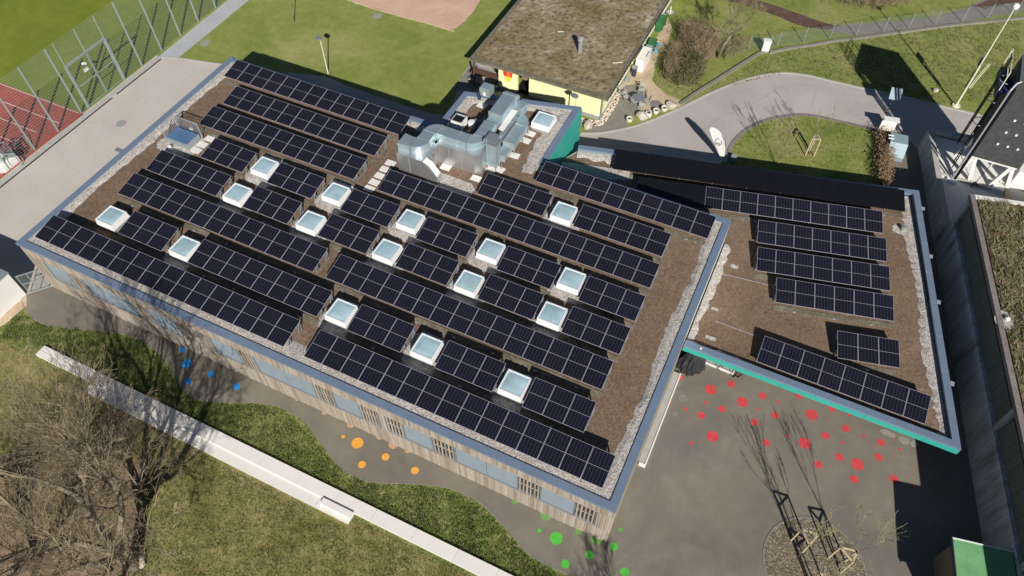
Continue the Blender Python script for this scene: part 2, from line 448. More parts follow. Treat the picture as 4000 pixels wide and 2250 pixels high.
MAT['tower_top'] = plain('dark_roof_membrane', (0.10, 0.12, 0.13), 0.7, 0, 0.06, 2)
MAT['black_steel'] = plain('black_steel', (0.012, 0.012, 0.014), 0.4, 0.3)
MAT['navy'] = plain('navy_steel', (0.02, 0.03, 0.12), 0.5)
MAT['cream_pole'] = plain('cream_pole_paint', (0.66, 0.68, 0.50), 0.5)
MAT['green_bin'] = plain('green_plastic', (0.03, 0.14, 0.05), 0.5)
MAT['green_roof'] = plain('pale_green_felt_roof', (0.17, 0.40, 0.18), 0.8, 0, 0.12, 1.2)
MAT['bluebag'] = plain('blue_plastic', (0.05, 0.35, 0.55), 0.5)
MAT['plywood'] = plain('weathered_plywood', (0.20, 0.16, 0.11), 0.85, 0, 0.06, 2)
MAT['bluegrey'] = plain('blue_grey_sheet_metal', (0.25, 0.34, 0.39), 0.55, 0.1, 0.05, 2)
MAT['red_paint'] = plain('red_court_paint', (0.62, 0.065, 0.075), 0.8, 0, 0.16, 4)
MAT['orange_paint'] = plain('orange_court_paint', (0.80, 0.38, 0.06), 0.8, 0, 0.10, 4)
MAT['orange_faded'] = plain('faded_orange_paint', (0.52, 0.31, 0.19), 0.8, 0, 0.08, 3)
MAT['green_paint'] = plain('green_court_paint', (0.085, 0.48, 0.055), 0.8, 0, 0.14, 4)
MAT['green_faded'] = plain('faded_green_paint', (0.16, 0.34, 0.09), 0.8, 0, 0.08, 3)
MAT['blue_paint'] = plain('blue_court_paint', (0.03, 0.30, 0.78), 0.8, 0, 0.10, 4)
MAT['line'] = plain('white_line_paint', (0.80, 0.62, 0.58), 0.8, 0, 0.04, 3)
MAT['yellow'] = plain('yellow_paint', (0.85, 0.72, 0.08), 0.6)
MAT['red'] = plain('red_paint', (0.75, 0.06, 0.03), 0.6)
MAT['stain'] = plain('pale_stain', (0.30, 0.28, 0.24), 0.9, 0, 0.1, 4)
MAT['ink'] = plain('dark_lettering', (0.05, 0.04, 0.03), 0.7)
MAT['ltgrey'] = plain('light_grey_print', (0.42, 0.43, 0.43), 0.7)

def wood_board_mat():
    m, N, L, B = newmat('weathered_larch_boards')
    nt = m.node_tree
    g = geo_pos(nt)
    sx = nt.nodes.new('ShaderNodeSeparateXYZ')
    L.new(g, sx.inputs[0])
    along = math_(nt, 'ADD', sx.outputs[0], sx.outputs[1])
    cell = math_(nt, 'FLOOR', math_(nt, 'DIVIDE', along, 0.1208))
    up_ = math_(nt, 'FLOOR', math_(nt, 'ADD', math_(nt, 'DIVIDE', sx.outputs[2], 2.0), 0.25))
    w = nt.nodes.new('ShaderNodeTexWhiteNoise')
    w.noise_dimensions = '2D'
    cv = nt.nodes.new('ShaderNodeCombineXYZ')
    L.new(cell, cv.inputs[0]); L.new(up_, cv.inputs[1])
    L.new(cv.outputs[0], w.inputs['Vector'])
    mp = nt.nodes.new('ShaderNodeMapping')
    mp.inputs['Scale'].default_value = (14, 14, 0.7)
    L.new(g, mp.inputs['Vector'])
    grain = noise(nt, mp.outputs[0], 2.0, 5, 0.7)
    f = math_(nt, 'ADD', math_(nt, 'MULTIPLY', w.outputs[0], 0.5), math_(nt, 'MULTIPLY', grain, 0.55))
    L.new(ramp(nt, f, [(0.15, (0.20, 0.155, 0.12)), (0.45, (0.32, 0.265, 0.21)), (0.75, (0.42, 0.36, 0.30)), (0.95, (0.52, 0.47, 0.41))]), B.inputs['Base Color'])
    B.inputs['Roughness'].default_value = 0.85
    bump(nt, B, grain, 0.3, 0.01)
    return m
MAT['wood'] = wood_board_mat()

def cell_mat(name, cell, line, lw=0.011, bus=True):
    m, N, L, B = newmat(name)
    nt = m.node_tree
    tc = nt.nodes.new('ShaderNodeTexCoord').outputs['Object']
    sx = nt.nodes.new('ShaderNodeSeparateXYZ')
    L.new(tc, sx.inputs[0])
    def lines(coord, pitch, off, width):
        t = math_(nt, 'FRACT', math_(nt, 'DIVIDE', math_(nt, 'ADD', coord, off), pitch))
        d = math_(nt, 'MINIMUM', t, math_(nt, 'SUBTRACT', 1.0, t))
        return math_(nt, 'LESS_THAN', d, width / pitch / 2)
    vx = lines(sx.outputs[0], 1.084 / 6, -0.025, lw)
    vy = lines(sx.outputs[1], 1.68 / 18, -0.03, lw * 0.75)
    fx = math_(nt, 'MULTIPLY', vx, 0.75)
    fy = math_(nt, 'MULTIPLY', vy, 0.5)
    f = math_(nt, 'MAXIMUM', fx, fy)
    n = noise(nt, geo_pos(nt), 0.6, 3)
    oi = nt.nodes.new('ShaderNodeObjectInfo').outputs['Random']
    n = math_(nt, 'ADD', math_(nt, 'MULTIPLY', n, 0.6), math_(nt, 'MULTIPLY', oi, 0.6))
    base = mix(nt, n, cell, tuple(c * 1.5 for c in cell))
    L.new(mix(nt, f, base, line), B.inputs['Base Color'])
    B.inputs['Roughness'].default_value = 0.14
    B.inputs['Specular IOR Level'].default_value = 0.22
    return m
MAT['cells'] = cell_mat('dark_solar_cells', (0.006, 0.006, 0.013), (0.10, 0.10, 0.14))
MAT['cells_black'] = plain('all_black_solar_glass', (0.008, 0.008, 0.010), 0.3, 0, 0.1, 2)
MAT['frame_black'] = plain('black_frame', (0.010, 0.010, 0.012), 0.5)

def glass_mat(name, col, rough=0.15, emit=None):
    m, N, L, B = newmat(name)
    nt = m.node_tree
    n = noise(nt, geo_pos(nt), 0.9, 5)
    L.new(ramp(nt, n, [(0.3, tuple(c * 0.78 for c in col)), (0.7, tuple(min(1, c * 1.1) for c in col))]), B.inputs['Base Color'])
    B.inputs['Roughness'].default_value = rough
    B.inputs['Specular IOR Level'].default_value = 0.6
    return m
MAT['dome'] = glass_mat('milky_blue_skylight_acrylic', (0.40, 0.56, 0.62), 0.25)
MAT['hatch_glass'] = glass_mat('reflective_blue_glass', (0.10, 0.19, 0.34), 0.08)
MAT['dark_glass'] = glass_mat('dark_window_glass', (0.02, 0.03, 0.03), 0.05)

# ================================================================ THE GROUND
sheet('lawn', [(-260, -120), (260, -120), (260, 320), (-260, 320)], -0.004, MAT['lawn'])
# rough and dull turf south of the school
sheet('rough_lawn', smooth_line([(-29.6, -9.3), (-28, -8.7), (-20, -8.3), (-9, -8.3), (0, -8.3), (9.5, -8.5), (13, -12), (26, -30), (-40, -30), (-40, -12)], 3, True), 0.0, MAT['lawn_rough'])
sheet('dull_lawn', [(-40, -12.6), (-2.5, -12.7), (7.5, -12.5), (11, -30), (-40, -30)], 0.004, MAT['lawn_dull'])
LIT = (-17.30, -19.56)
sheet('leaf_litter', jagged([(LIT[0] + r * math.cos(a), LIT[1] + 0.8 * r * math.sin(a)) for a, r in [(k * PI / 9, 5.6 + 0.9 * math.sin(k * 2.3)) for k in range(18)]], 0.35, 0.5), 0.010, MAT['litter'], kind='stuff')

# sports pitch and track beyond the fence (fence line runs along x = -39.7)
sheet('sports_pitch', [(-39.75, -20), (-39.75, 60), (-140, 60), (-140, -20)], 0.002, MAT['pitch'])
TRK = [(-48.73, 5.81), (-44.54, 5.92), (-39.87, 5.82), (-39.91, 4.61), (-39.96, 3.43), (-40.07, 1.29), (-40.03, -0.78)]
tdx, tdy = TRK[2][0] - TRK[0][0], TRK[2][1] - TRK[0][1]
tl = math.hypot(tdx, tdy); tdx /= tl; tdy /= tl
def tpt(s, o): return (TRK[2][0] + tdx * s + tdy * o, TRK[2][1] + tdy * s - tdx * o)
track = sheet('running_track', [tpt(0.35, 0), tpt(-60, 0), tpt(-60, 12), (-39.8, -8.0)], 0.006, MAT['track'])
for k in range(4):
    mb = MB(); 
    a = tpt(-60, 0.12 + 1.22 * k * 1.28); b = tpt(0.2 - k * 0.75 * 1.05, 0.12 + 1.22 * k * 1.28)
    b = (min(b[0], -39.95), b[1])
    ribbon(mb, [a, b], 0.07, 0.011)
    mb.build('lane_line', MAT['line'], track)

# light asphalt path between fence and school
sheet('asphalt_path', [(-39.33, 14.07), (-37.66, 14.65), (-33.52, 15.63), (-32.76, 16.43)] + [(-27.0, 12.8), (-27, -8.6), (-28.4, -9.2), (-29.2, -9.3), (-39.6, -11.5), (-39.6, 14.3)], 0.006, MAT['asphalt_light'])
sheet('pale_paving', [(-39.33, 14.07), (-37.65, 14.71), (-37.68, 24.47), (-39.45, 23.63)] + [(-39.45, 23.63)], 0.008, MAT['paving'])
PV = [(-39.33, 14.07), (-37.65, 14.71), (-37.68, 24.47), (-39.45, 23.63)]
sheet('pale_paving', [PV[2], (PV[2][0], 70), (PV[3][0], 70), PV[3]], 0.008, MAT['paving'])
mb = MB()
ribbon(mb, [(-39.25, -7.6), (-39.22, 14.2)], 0.42, 0.0, 0.05)
mb.build('fence_kerb', MAT['concrete_mid'], kind='structure')
mb = MB()
ribbon(mb, [(-38.95, -7.6), (-38.92, 8.3)], 0.14, 0.012)
ribbon(mb, [(-38.92, 8.8), (-38.9, 14.0)], 0.14, 0.012)
mb.build('drain_channel', MAT['dark'], kind='structure')
mb = MB(); ribbon(mb, [(-39.38, 14.13), (-37.67, 14.74), (-35.80, 15.15), (-33.51, 15.71)], 0.14, 0.0, 0.03)
mb.build('path_edging', MAT['concrete_mid'], kind='structure')
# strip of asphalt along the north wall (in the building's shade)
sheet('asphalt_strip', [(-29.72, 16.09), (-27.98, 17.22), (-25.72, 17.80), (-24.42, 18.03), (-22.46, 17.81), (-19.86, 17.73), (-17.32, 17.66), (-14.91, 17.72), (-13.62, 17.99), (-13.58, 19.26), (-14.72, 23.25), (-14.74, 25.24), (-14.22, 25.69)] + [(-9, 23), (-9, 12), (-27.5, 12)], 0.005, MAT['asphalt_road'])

# playground asphalt south and east of the school
PG = smooth_line([(-29.42, -9.79), (-28.34, -10.26), (-27.14, -10.48), (-26.17, -10.32), (-24.83, -9.88), (-22.95, -9.23), (-21.66, -8.87), (-20.60, -8.75), (-19.45, -8.85), (-17.53, -9.50)] + [(-15.51, -10.44), (-13.99, -10.38), (-11.34, -9.23)] + [(-10.64, -8.99), (-9.71, -8.84), (-8.74, -8.90), (-7.92, -9.02), (-7.08, -9.45), (-6.03, -9.93), (-5.05, -10.34), (-4.02, -10.58), (-2.94, -10.53), (-1.76, -10.12), (-0.44, -9.53), (0.95, -9.06), (2.08, -8.89), (3.33, -8.99), (4.75, -9.47)] + [(5.52, -9.76), (6.51, -10.25), (7.70, -10.40), (8.94, -10.39)], 4)
EDGE = list(PG)
PG = PG + [(10.5, -22), (14, -34), (38, -34), (30, 3), (26, 9), (22.0, 25.2), (20.4, 30), (9, 12), (-20, -7.9), (-28.5, -7.9), (-29.6, -9.2)]
playground = sheet('playground', PG, 0.012, MAT['playground'])
mb = MB(); ribbon(mb, EDGE, 0.06, 0.0, 0.02)
mb.build('playground_edging', MAT['patio'], kind='structure')

# painted dots on the playground
def dot(p, r, m, z=0.0165):
    r = r * .64
    mb = MB(); mb.poly([(p[0] + r * math.cos(2 * PI * k / 28), p[1] + r * math.sin(2 * PI * k / 28)) for k in range(28)], z)
    mb.build('painted_dot', m, playground)
for p, r in [((10.54, 3.09), .34), ((15.47, 4.89), 0)][:1] + list(zip([(12.47, 3.05), (13.46, 3.94), (15.36, 3.96), (14.39, 3.04), (10.54, 1.18), (12.47, 2.10), (11.50, 1.16), (12.46, 1.16), (13.43, 2.08), (15.34, 3.00), (15.36, 2.06), (13.42, 0.16), (12.47, -0.75), (16.28, 1.08)], [.52, .36, .35, .52, .16, .17, .17, .35, .35, .15, .35, .52, .18, .34])) + \
        list(zip([(17.29, 4.90), (16.30, 3.97), (16.32, 3.00), (18.24, 3.96), (19.21, 4.89), (20.18, 4.87), (20.18, 3.91), (19.21, 2.96), (17.28, 2.02), (21.17, 3.90), (20.18, 2.95), (18.24, 1.99), (22.13, 3.89), (23.13, 3.90), (20.18, 1.98), (22.15, 2.91), (21.16, 1.98), (19.21, 1.03), (21.15, 1.01), (23.12, 1.96), (24.10, 1.98)], [.34, .16, .34, .54, .34, .17, .35, .35, .16, .15, .17, .54, .35, .15, .36, .36, .55, .36, .36, .37, .17])):
    dot(p, r, MAT['red_paint'])
for p, r in zip([(-5.51, -8.86), (-4.57, -8.85), (-2.70, -8.89), (-3.64, -9.84), (-0.82, -8.88)], [.17, .52, .34, .34, .34]): dot(p, r, MAT['orange_paint'])
for p, r in zip([(-9.28, -7.98), (-7.33, -8.03), (-5.53, -8.00), (-3.63, -7.99), (-2.69, -8.05), (-1.77, -8.01)], [.22, .26, .38, .28, .42, .28]): dot(p, r, MAT['orange_faded'])
for p, r in zip([(6.73, -8.97), (7.69, -8.95), (8.63, -9.95), (9.57, -9.00), (10.56, -8.07), (10.55, -7.10), (11.50, -9.03)], [.17, .52, .35, .35, .34, .17, .36]): dot(p, r, MAT['green_paint'])
for p, r in zip([(4.88, -8.05), (6.71, -8.02), (8.63, -8.08), (9.59, -8.05)], [.3, .5, .34, .5]): dot(p, r, MAT['green_faded'])
for p, r in zip([(-17.63, -8.19), (-16.73, -8.86), (-14.94, -8.83), (-15.85, -9.81)] + [(-13.02, -8.86)], [.33, .5, .34, .34, .34]): dot(p, r, MAT['blue_paint'])
for p, r in zip([(11.17, 1.79), (11.08, 0.60)], [.42, .3]):
    dot(p, r, MAT['patio'], 0.015)

for q_, a_, b_ in (((22.41, 4.63), .42, .25), ((23.32, 4.56), .30, .2), ((23.82, 4.62), .15, .3), ((11.17, 1.79), .0, .0)):
    if a_: sheet('pale_stain', jagged([(q_[0] + a_ * math.cos(k * PI / 6), q_[1] + b_ * math.sin(k * PI / 6)) for k in range(12)], .07, .15), .0145, MAT['stain'], playground, None)
# tree pit
PITC = (20.14, -4.63)
PIT = [(PITC[0] + 2.55 * math.cos(k * PI / 20) , PITC[1] + 2.55 * math.sin(k * PI / 20)) for k in range(40)]
sheet('tree_pit_gravel', PIT, 0.02, MAT['mulch'], kind='stuff')
mb = MB(); ribbon(mb, PIT + [PIT[0]], 0.10, 0.0, 0.035)
mb.build('tree_pit_edging', MAT['patio'], kind='structure')

# road in the north-east with its kerbs
KN = smooth_line([(-3.01, 20.69), (-2.25, 21.02), (-1.37, 21.57), (0.28, 23.04), (1.80, 24.99), (3.26, 27.29), (4.72, 29.80), (6.32, 32.08), (7.70, 33.65)] + [(8.94, 34.62), (9.83, 35.10), (11.40, 35.51), (13.56, 35.61), (15.69, 35.75), (17.77, 35.95), (19.82, 36.14), (21.76, 36.15), (23.36, 36.25), (24.84, 36.37)], 4)
KS = smooth_line([(8.22, 22.69), (7.92, 23.84), (8.10, 25.41), (8.72, 27.07), (9.75, 28.51)] + [(10.61, 29.33), (11.98, 30.23), (13.47, 30.64), (14.99, 30.75), (16.50, 30.87), (17.52, 30.84)], 4)
road = sheet('road', KN + [(40, 38), (40, 30), (24, 20), (21, 17), (2, 13), (-3, 15)], 0.004, MAT['asphalt_road'])
for cr in ([(5.19, 24.53), (5.77, 25.83), (6.16, 27.07), (7.24, 28.65), (8.43, 30.30), (8.95, 31.48)] + [(8.96, 31.76), (9.68, 32.86), (10.66, 33.84), (11.96, 34.42), (12.55, 34.42)], [(12.55, 34.42), (12.37, 33.48), (12.52, 32.44), (12.55, 31.54)], [(15.32, 31.79), (15.60, 33.18), (15.87, 34.04)], [(22.96, 35.17), (23.06, 36.02), (21.88, 35.96)], [(7.53, 27.54), (8.26, 27.20), (8.60, 27.53)]):
    mb = MB(); ribbon(mb, jagged(cr, .03, .25, closed=False), 0.035, 0.009)
    mb.build('crack', MAT['plinth'], road)
mb = MB(); ribbon(mb, KN, 0.16, 0.0, 0.05)
mb.build('road_kerb', MAT['concrete_mid'], kind='structure')
OV = list(KS) + [(18.87, 26.51), (19.36, 24.47)] + [(20.6, 20.5), (2, 16)]
sheet('oval_lawn', OV, 0.016, MAT['bank'])
mb = MB(); ribbon(mb, KS, 0.30, 0.0, 0.05)
mb.build('oval_kerb', MAT['gravel_path'], kind='structure')
sheet('service_yard', [(17.52, 30.84), (18.05, 30.66), (18.62, 28.13), (18.98, 26.41), (19.38, 24.35)] + [(21.5, 21), (22.2, 25.0), (20.8, 30.2)] + [(19.51, 31.53)], 0.016, MAT['playground'])
mb = MB(); ribbon(mb, [(18.63, 28.13), (18.83, 27.27), (19.02, 26.47)], 0.12, 0.0, 0.06)
mb.build('yard_edging', MAT['concrete'], kind='structure')

# banks, paths and sand in the north
sheet('grass_bank', [(-2.64, 41.22), (-2.27, 38.56), (-1.01, 36.24), (-0.92, 33.07), (-0.38, 30.09), (-0.07, 28.50), (3.21, 27.45), (4.66, 29.99), (8.31, 34.44)] + [(9.78, 35.33), (13.52, 35.84), (17.74, 36.14), (21.73, 36.38), (24.82, 36.59)] + [(60, 45), (60, 120), (5, 120)], 0.0, MAT['bank'])
sheet('sandy_path', jagged([(-2.56, 39.82), (-1.00, 37.35), (-0.62, 34.69), (-0.70, 32.76), (-0.25, 29.37), (1.04, 28.26), (3.16, 27.61), (2.83, 26.55), (1.02, 25.33), (0.08, 24.52), (-3.48, 27.06), (-2.49, 29.08), (-1.46, 31.17), (-1.46, 33.23), (-1.85, 35.83), (-2.70, 38.35)], 0.12, 0.5), 0.006, MAT['sand_path'])
sheet('patio', [(-1.51, 21.64), (-2.65, 20.91), (-2.47, 22.69), (-2.28, 23.93), (-2.14, 27.51), (-0.97, 28.45), (-0.09, 27.91), (0.15, 26.54), (0.15, 25.27), (-0.10, 24.26), (-0.09, 22.87)], 0.010, MAT['patio'])
sheet('porch_paving', [(-9.95, 22.83)] + [(-2.0, 22.8), (-13.6, 22.9), (-13.8, 24.5)] + [(-14.64, 25.28), (-14.64, 23.09), (-14.53, 21.02)], 0.012, MAT['patio'])
sheet('sandpit', jagged(smooth_line([(-31.31, 30.99), (-29.02, 28.37), (-26.44, 28.37), (-23.63, 28.36), (-20.86, 28.31), (-18.53, 28.49), (-18.12, 30.76), (-18.30, 33.49), (-18.81, 36.45)], 4), 0.10, 0.6), 0.008, MAT['sandpit'])
mb = MB(); ribbon(mb, [(-29.47, 28.40), (-26.35, 28.22), (-23.15, 28.24), (-20.88, 28.35), (-18.22, 28.28)], 0.10, 0.0, 0.03)
mb.build('sandpit_edging', MAT['stake'], kind='structure')
sheet('bark_path', jagged(smooth_line([(-0.81, 45.81), (5.84, 44.66), (7.74, 44.39), (9.60, 44.11), (11.45, 43.74), (12.67, 44.10), (11.62, 42.88), (9.95, 42.46), (8.14, 42.61), (6.21, 43.12), (-0.22, 43.83)], 3), 0.06, 0.5), 0.008, MAT['bark'])
sheet('gravel_path', jagged(smooth_line([(11.55, 42.63), (12.68, 44.06), (15.18, 45.71), (17.28, 47.09), (20.42, 49.58), (22.49, 51.79), (24.53, 55.17), (28.99, 57.79), (29.10, 54.47), (27.26, 53.64), (24.79, 51.37), (21.67, 48.40), (18.55, 46.13), (15.46, 43.92), (13.36, 42.83)], 3), 0.05, 0.5), 0.010, MAT['gravel_path'])
sheet('bark_slope', jagged([(23.12, 52.51), (24.56, 54.69), (27.87, 57.26), (27.96, 55.11), (25.75, 54.05), (24.05, 52.29)], 0.1, 0.5), 0.013, MAT['bark'])

# ================================================================ MAIN SCHOOL BUILDING
ZR = 4.24            # green roof surface
ZP = 4.42            # coping top
X0, X1, Y0, Y1 = -28.6, 10.08, -8.05, 12.42
WNW, WNE = (-10.74, 16.42), (-2.42, 18.47)
OUT = [(X0, Y0), (X1, Y0), (X1, Y1), (-2.42, Y1), WNE, WNW, (-10.74, Y1), (X0, Y1)]
school = thing('school_building', 'single storey timber clad school building with a big solar covered green roof', 'building', (-9.3, 2.0, 0))
core = MB().prism([(X0 + .04, Y0 + .10), (X1 - .04, Y0 + .10), (X1 - .04, Y1 - .04), (-2.46, Y1 - .04), (-2.46, 18.4), (-10.70, 16.37), (-10.70, Y1 - .04), (X0 + .04, Y1 - .04)], 0, 4.05)
core.build('wall', MAT['dark'], school)
roof = MB().prism([(X0 + .42, Y0 + .4), (X1 - .42, Y0 + .4), (X1 - .42, Y1 - .4), (-2.82, Y1 - .4), (-2.82, 17.98), (-10.36, 16.08), (-10.36, Y1 - .4), (X0 + .42, Y1 - .4)], 4.06, ZR).build('roof', MAT['substrate'], school)

def coping_run(parent, a, b, w, z, inn, seg=3.0, ca=0.0, cb=0.0, mat='coping', name='coping'):
    """metal coping pieces along a->b, inn = unit vector to the inside; ca, cb = mitre offsets"""
    L = math.hypot(b[0] - a[0], b[1] - a[1])
    dx, dy = (b[0] - a[0]) / L, (b[1] - a[1]) / L
    n = max(1, round(L / seg))
    for i in range(n):
        s0, s1 = L * i / n, L * (i + 1) / n
        g0 = 0.0 if i == 0 else 0.008
        g1 = 0.0 if i == n - 1 else 0.008
        i0 = ca if i == 0 else 0.0
        i1 = cb if i == n - 1 else 0.0
        zz = z + 0.001 * (i % 2)
        P = [(a[0] + dx * (s0 + g0), a[1] + dy * (s0 + g0)), (a[0] + dx * (s1 - g1), a[1] + dy * (s1 - g1)),
             (a[0] + dx * (s1 - g1 - i1) + inn[0] * w, a[1] + dy * (s1 - g1 - i1) + inn[1] * w),
             (a[0] + dx * (s0 + g0 + i0) + inn[0] * w, a[1] + dy * (s0 + g0 + i0) + inn[1] * w)]
        MB().prism(P, z - 0.16, zz).build(name, MAT[mat], parent)
    q0, q1 = .10, w - .01
    P = [(a[0] + dx * ca * .25 + inn[0] * q0, a[1] + dy * ca * .25 + inn[1] * q0), (b[0] - dx * cb * .25 + inn[0] * q0, b[1] - dy * cb * .25 + inn[1] * q0),
         (b[0] - dx * cb + inn[0] * q1, b[1] - dy * cb + inn[1] * q1), (a[0] + dx * ca + inn[0] * q1, a[1] + dy * ca + inn[1] * q1)]
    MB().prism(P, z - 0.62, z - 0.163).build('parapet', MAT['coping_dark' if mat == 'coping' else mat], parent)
    # bright joint covers
    for i in range(1, n):
        s = L * i / n
        P = [(a[0] + dx * (s - .012), a[1] + dy * (s - .012)), (a[0] + dx * (s + .012), a[1] + dy * (s + .012)),
             (a[0] + dx * (s + .012) + inn[0] * w, a[1] + dy * (s + .012) + inn[1] * w), (a[0] + dx * (s - .012) + inn[0] * w, a[1] + dy * (s - .012) + inn[1] * w)]
        MB().prism(P, z - 0.02, z + 0.006).build('joint_cover', MAT['galv'], parent)

CW = 0.42
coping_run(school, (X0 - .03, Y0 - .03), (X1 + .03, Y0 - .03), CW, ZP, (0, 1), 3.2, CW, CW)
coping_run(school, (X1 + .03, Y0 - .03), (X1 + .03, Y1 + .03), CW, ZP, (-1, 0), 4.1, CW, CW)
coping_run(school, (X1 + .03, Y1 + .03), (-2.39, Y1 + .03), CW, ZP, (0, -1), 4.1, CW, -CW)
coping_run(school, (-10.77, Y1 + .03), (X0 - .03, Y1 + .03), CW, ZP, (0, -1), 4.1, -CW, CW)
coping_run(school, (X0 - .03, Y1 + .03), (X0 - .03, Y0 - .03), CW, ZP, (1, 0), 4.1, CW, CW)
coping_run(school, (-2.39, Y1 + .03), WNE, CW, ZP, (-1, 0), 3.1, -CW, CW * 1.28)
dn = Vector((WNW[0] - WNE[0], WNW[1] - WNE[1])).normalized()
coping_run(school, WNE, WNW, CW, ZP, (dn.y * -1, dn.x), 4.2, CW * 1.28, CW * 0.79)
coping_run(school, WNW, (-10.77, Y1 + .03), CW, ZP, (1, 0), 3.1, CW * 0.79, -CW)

# gravel margins along the copings, uneven on the inner side
def gravel_strip(parent, a, b, inn, w0, z, wob=0.10, mat='gravel', step=0.28, hump=0.10):
    L = math.hypot(b[0] - a[0], b[1] - a[1])
    n = max(2, int(L / step))
    V, F = [], []
    ph = RND.uniform(0, 9)
    for i in range(n + 1):
        t = i / n
        x, y = a[0] + (b[0] - a[0]) * t, a[1] + (b[1] - a[1]) * t
        w = w0 * (1 + 0.18 * math.sin(t * L * 0.7 + ph)) + RND.uniform(-wob, wob)
        V += [(x, y, z + hump), (x + inn[0] * w * .55, y + inn[1] * w * .55, z + hump * .8), (x + inn[0] * w, y + inn[1] * w, z)]
    for i in range(n):
        F.append((3 * i, 3 * i + 1, 3 * i + 4, 3 * i + 3)); F.append((3 * i + 1, 3 * i + 2, 3 * i + 5, 3 * i + 4))
    mb = MB(); mb.add(V, F)
    return mb.build('gravel_margin', MAT[mat], parent, kind='stuff')
zg = ZR + 0.008
gravel_strip(roof, (X0 + .4, Y0 + .38), (X1 - .4, Y0 + .38), (0, 1), 1.0, zg, 0.05)
gravel_strip(roof, (X1 - .4, Y0 + .4), (X1 - .4, Y1 - .4), (-1, 0), 0.62, zg + .004, 0.08)
gravel_strip(roof, (X0 + .4, Y0 + .4), (X0 + .4, Y1 - .4), (1, 0), 0.60, zg + .004, 0.07)
gravel_strip(roof, (X0 + .4, Y1 - .4), (-10.3, Y1 - .4), (0, -1), 0.5, zg, 0.06)
gravel_strip(roof, (-2.8, Y1 - .5), (X1 - .4, Y1 - .4), (0, -1), 0.5, zg, 0.06)
gravel_strip(roof, (-2.8, Y1 - 1.6), (-2.8, 18.0), (-1, 0), 0.95, zg, 0.10)
gravel_strip(roof, (-2.8, 17.98), (-10.3, 16.1), (.24, -.97), 0.62, zg + .004, 0.08)
gravel_strip(roof, (-10.34, 16.1), (-10.34, Y1 - .4), (1, 0), 0.75, zg, 0.10)

def patch(c, rx, ry, name='gravel_patch', mat='gravel', parent=None, z=None):
    P = []
    for k in range(28):
        a = 2 * PI * k / 28
        ca, sa = math.cos(a), math.sin(a)
        q = 1 / (abs(ca) ** 4 + abs(sa) ** 4) ** 0.25
        P.append((c[0] + rx * ca * q * RND.uniform(.93, 1.05), c[1] + ry * sa * q * RND.uniform(.93, 1.05)))
    return MB().poly(P, z or zg + 0.004).build(name, MAT[mat], parent or roof, kind='stuff')

# ---- timber facade: boards one by one, windows with slats, blinds
ZW0, ZW1 = 1.80, 3.40
LOUV = [(-28.02, -27.12), (-25.12, -24.0), (-20.0, -18.98), (-16.9, -16.05), (-15.2, -14.42), (-12.45, -11.35), (-7.32, -6.1), (-4.38, -3.2), (-2.76, -1.68), (0.08, 1.42), (5.05, 6.27), (8.18, 9.24)]
BLND = [(-27.08, -25.16), (-23.96, -20.04), (-18.94, -16.94), (-14.38, -12.49), (-11.31, -7.36), (-6.06, -4.42), (-1.64, 0.04), (1.46, 5.01), (6.31, 8.14)]
def blocked(x0, x1):
    for a, b in LOUV + BLND:
        if x1 > a + .01 and x0 < b - .01: return True
    return False
BP = 0.1208
bw = BP - 0.012
spots = []
nb = int((X1 - X0) / BP) + 1
for i in range(nb):
    x = math.floor((X0) / BP) * BP + i * BP
    if x < X0 - .02 or x + bw > X1 + .06: continue
    if blocked(x, x + bw):
        spots.append((x, 0.03, ZW0 - 0.13)); spots.append((x, ZW1 + 0.02, 4.24))
    else:
        spots.append((x, 0.03, 4.24))
meshes = {}
def board_mesh(z0, z1):
    k = (round(z0, 2), round(z1, 2))
    if k not in meshes:
        meshes[k] = mesh_of('board', *[(lambda b: (b.V, b.F))(MB().box(0, 0, z0, bw, 0.045, z1))][0], MAT['wood'])
    return meshes[k]
spots.sort(key=lambda s: -s[0] - (s[2] - s[1]) * 0.1)
rest = MB()
for k, (x, z0, z1) in enumerate(spots):
    off = RND.uniform(0, 0.012)
    if k < 292:
        inst('board', board_mesh(z0, z1), school, (x, Y0 + off - 0.004, 0), world=True)
    else:
        rest.box(x, Y0 + off, z0, x + bw, Y0 + off + 0.045, z1)
rest.build('boards_further_along', MAT['wood'], school, kind='stuff')
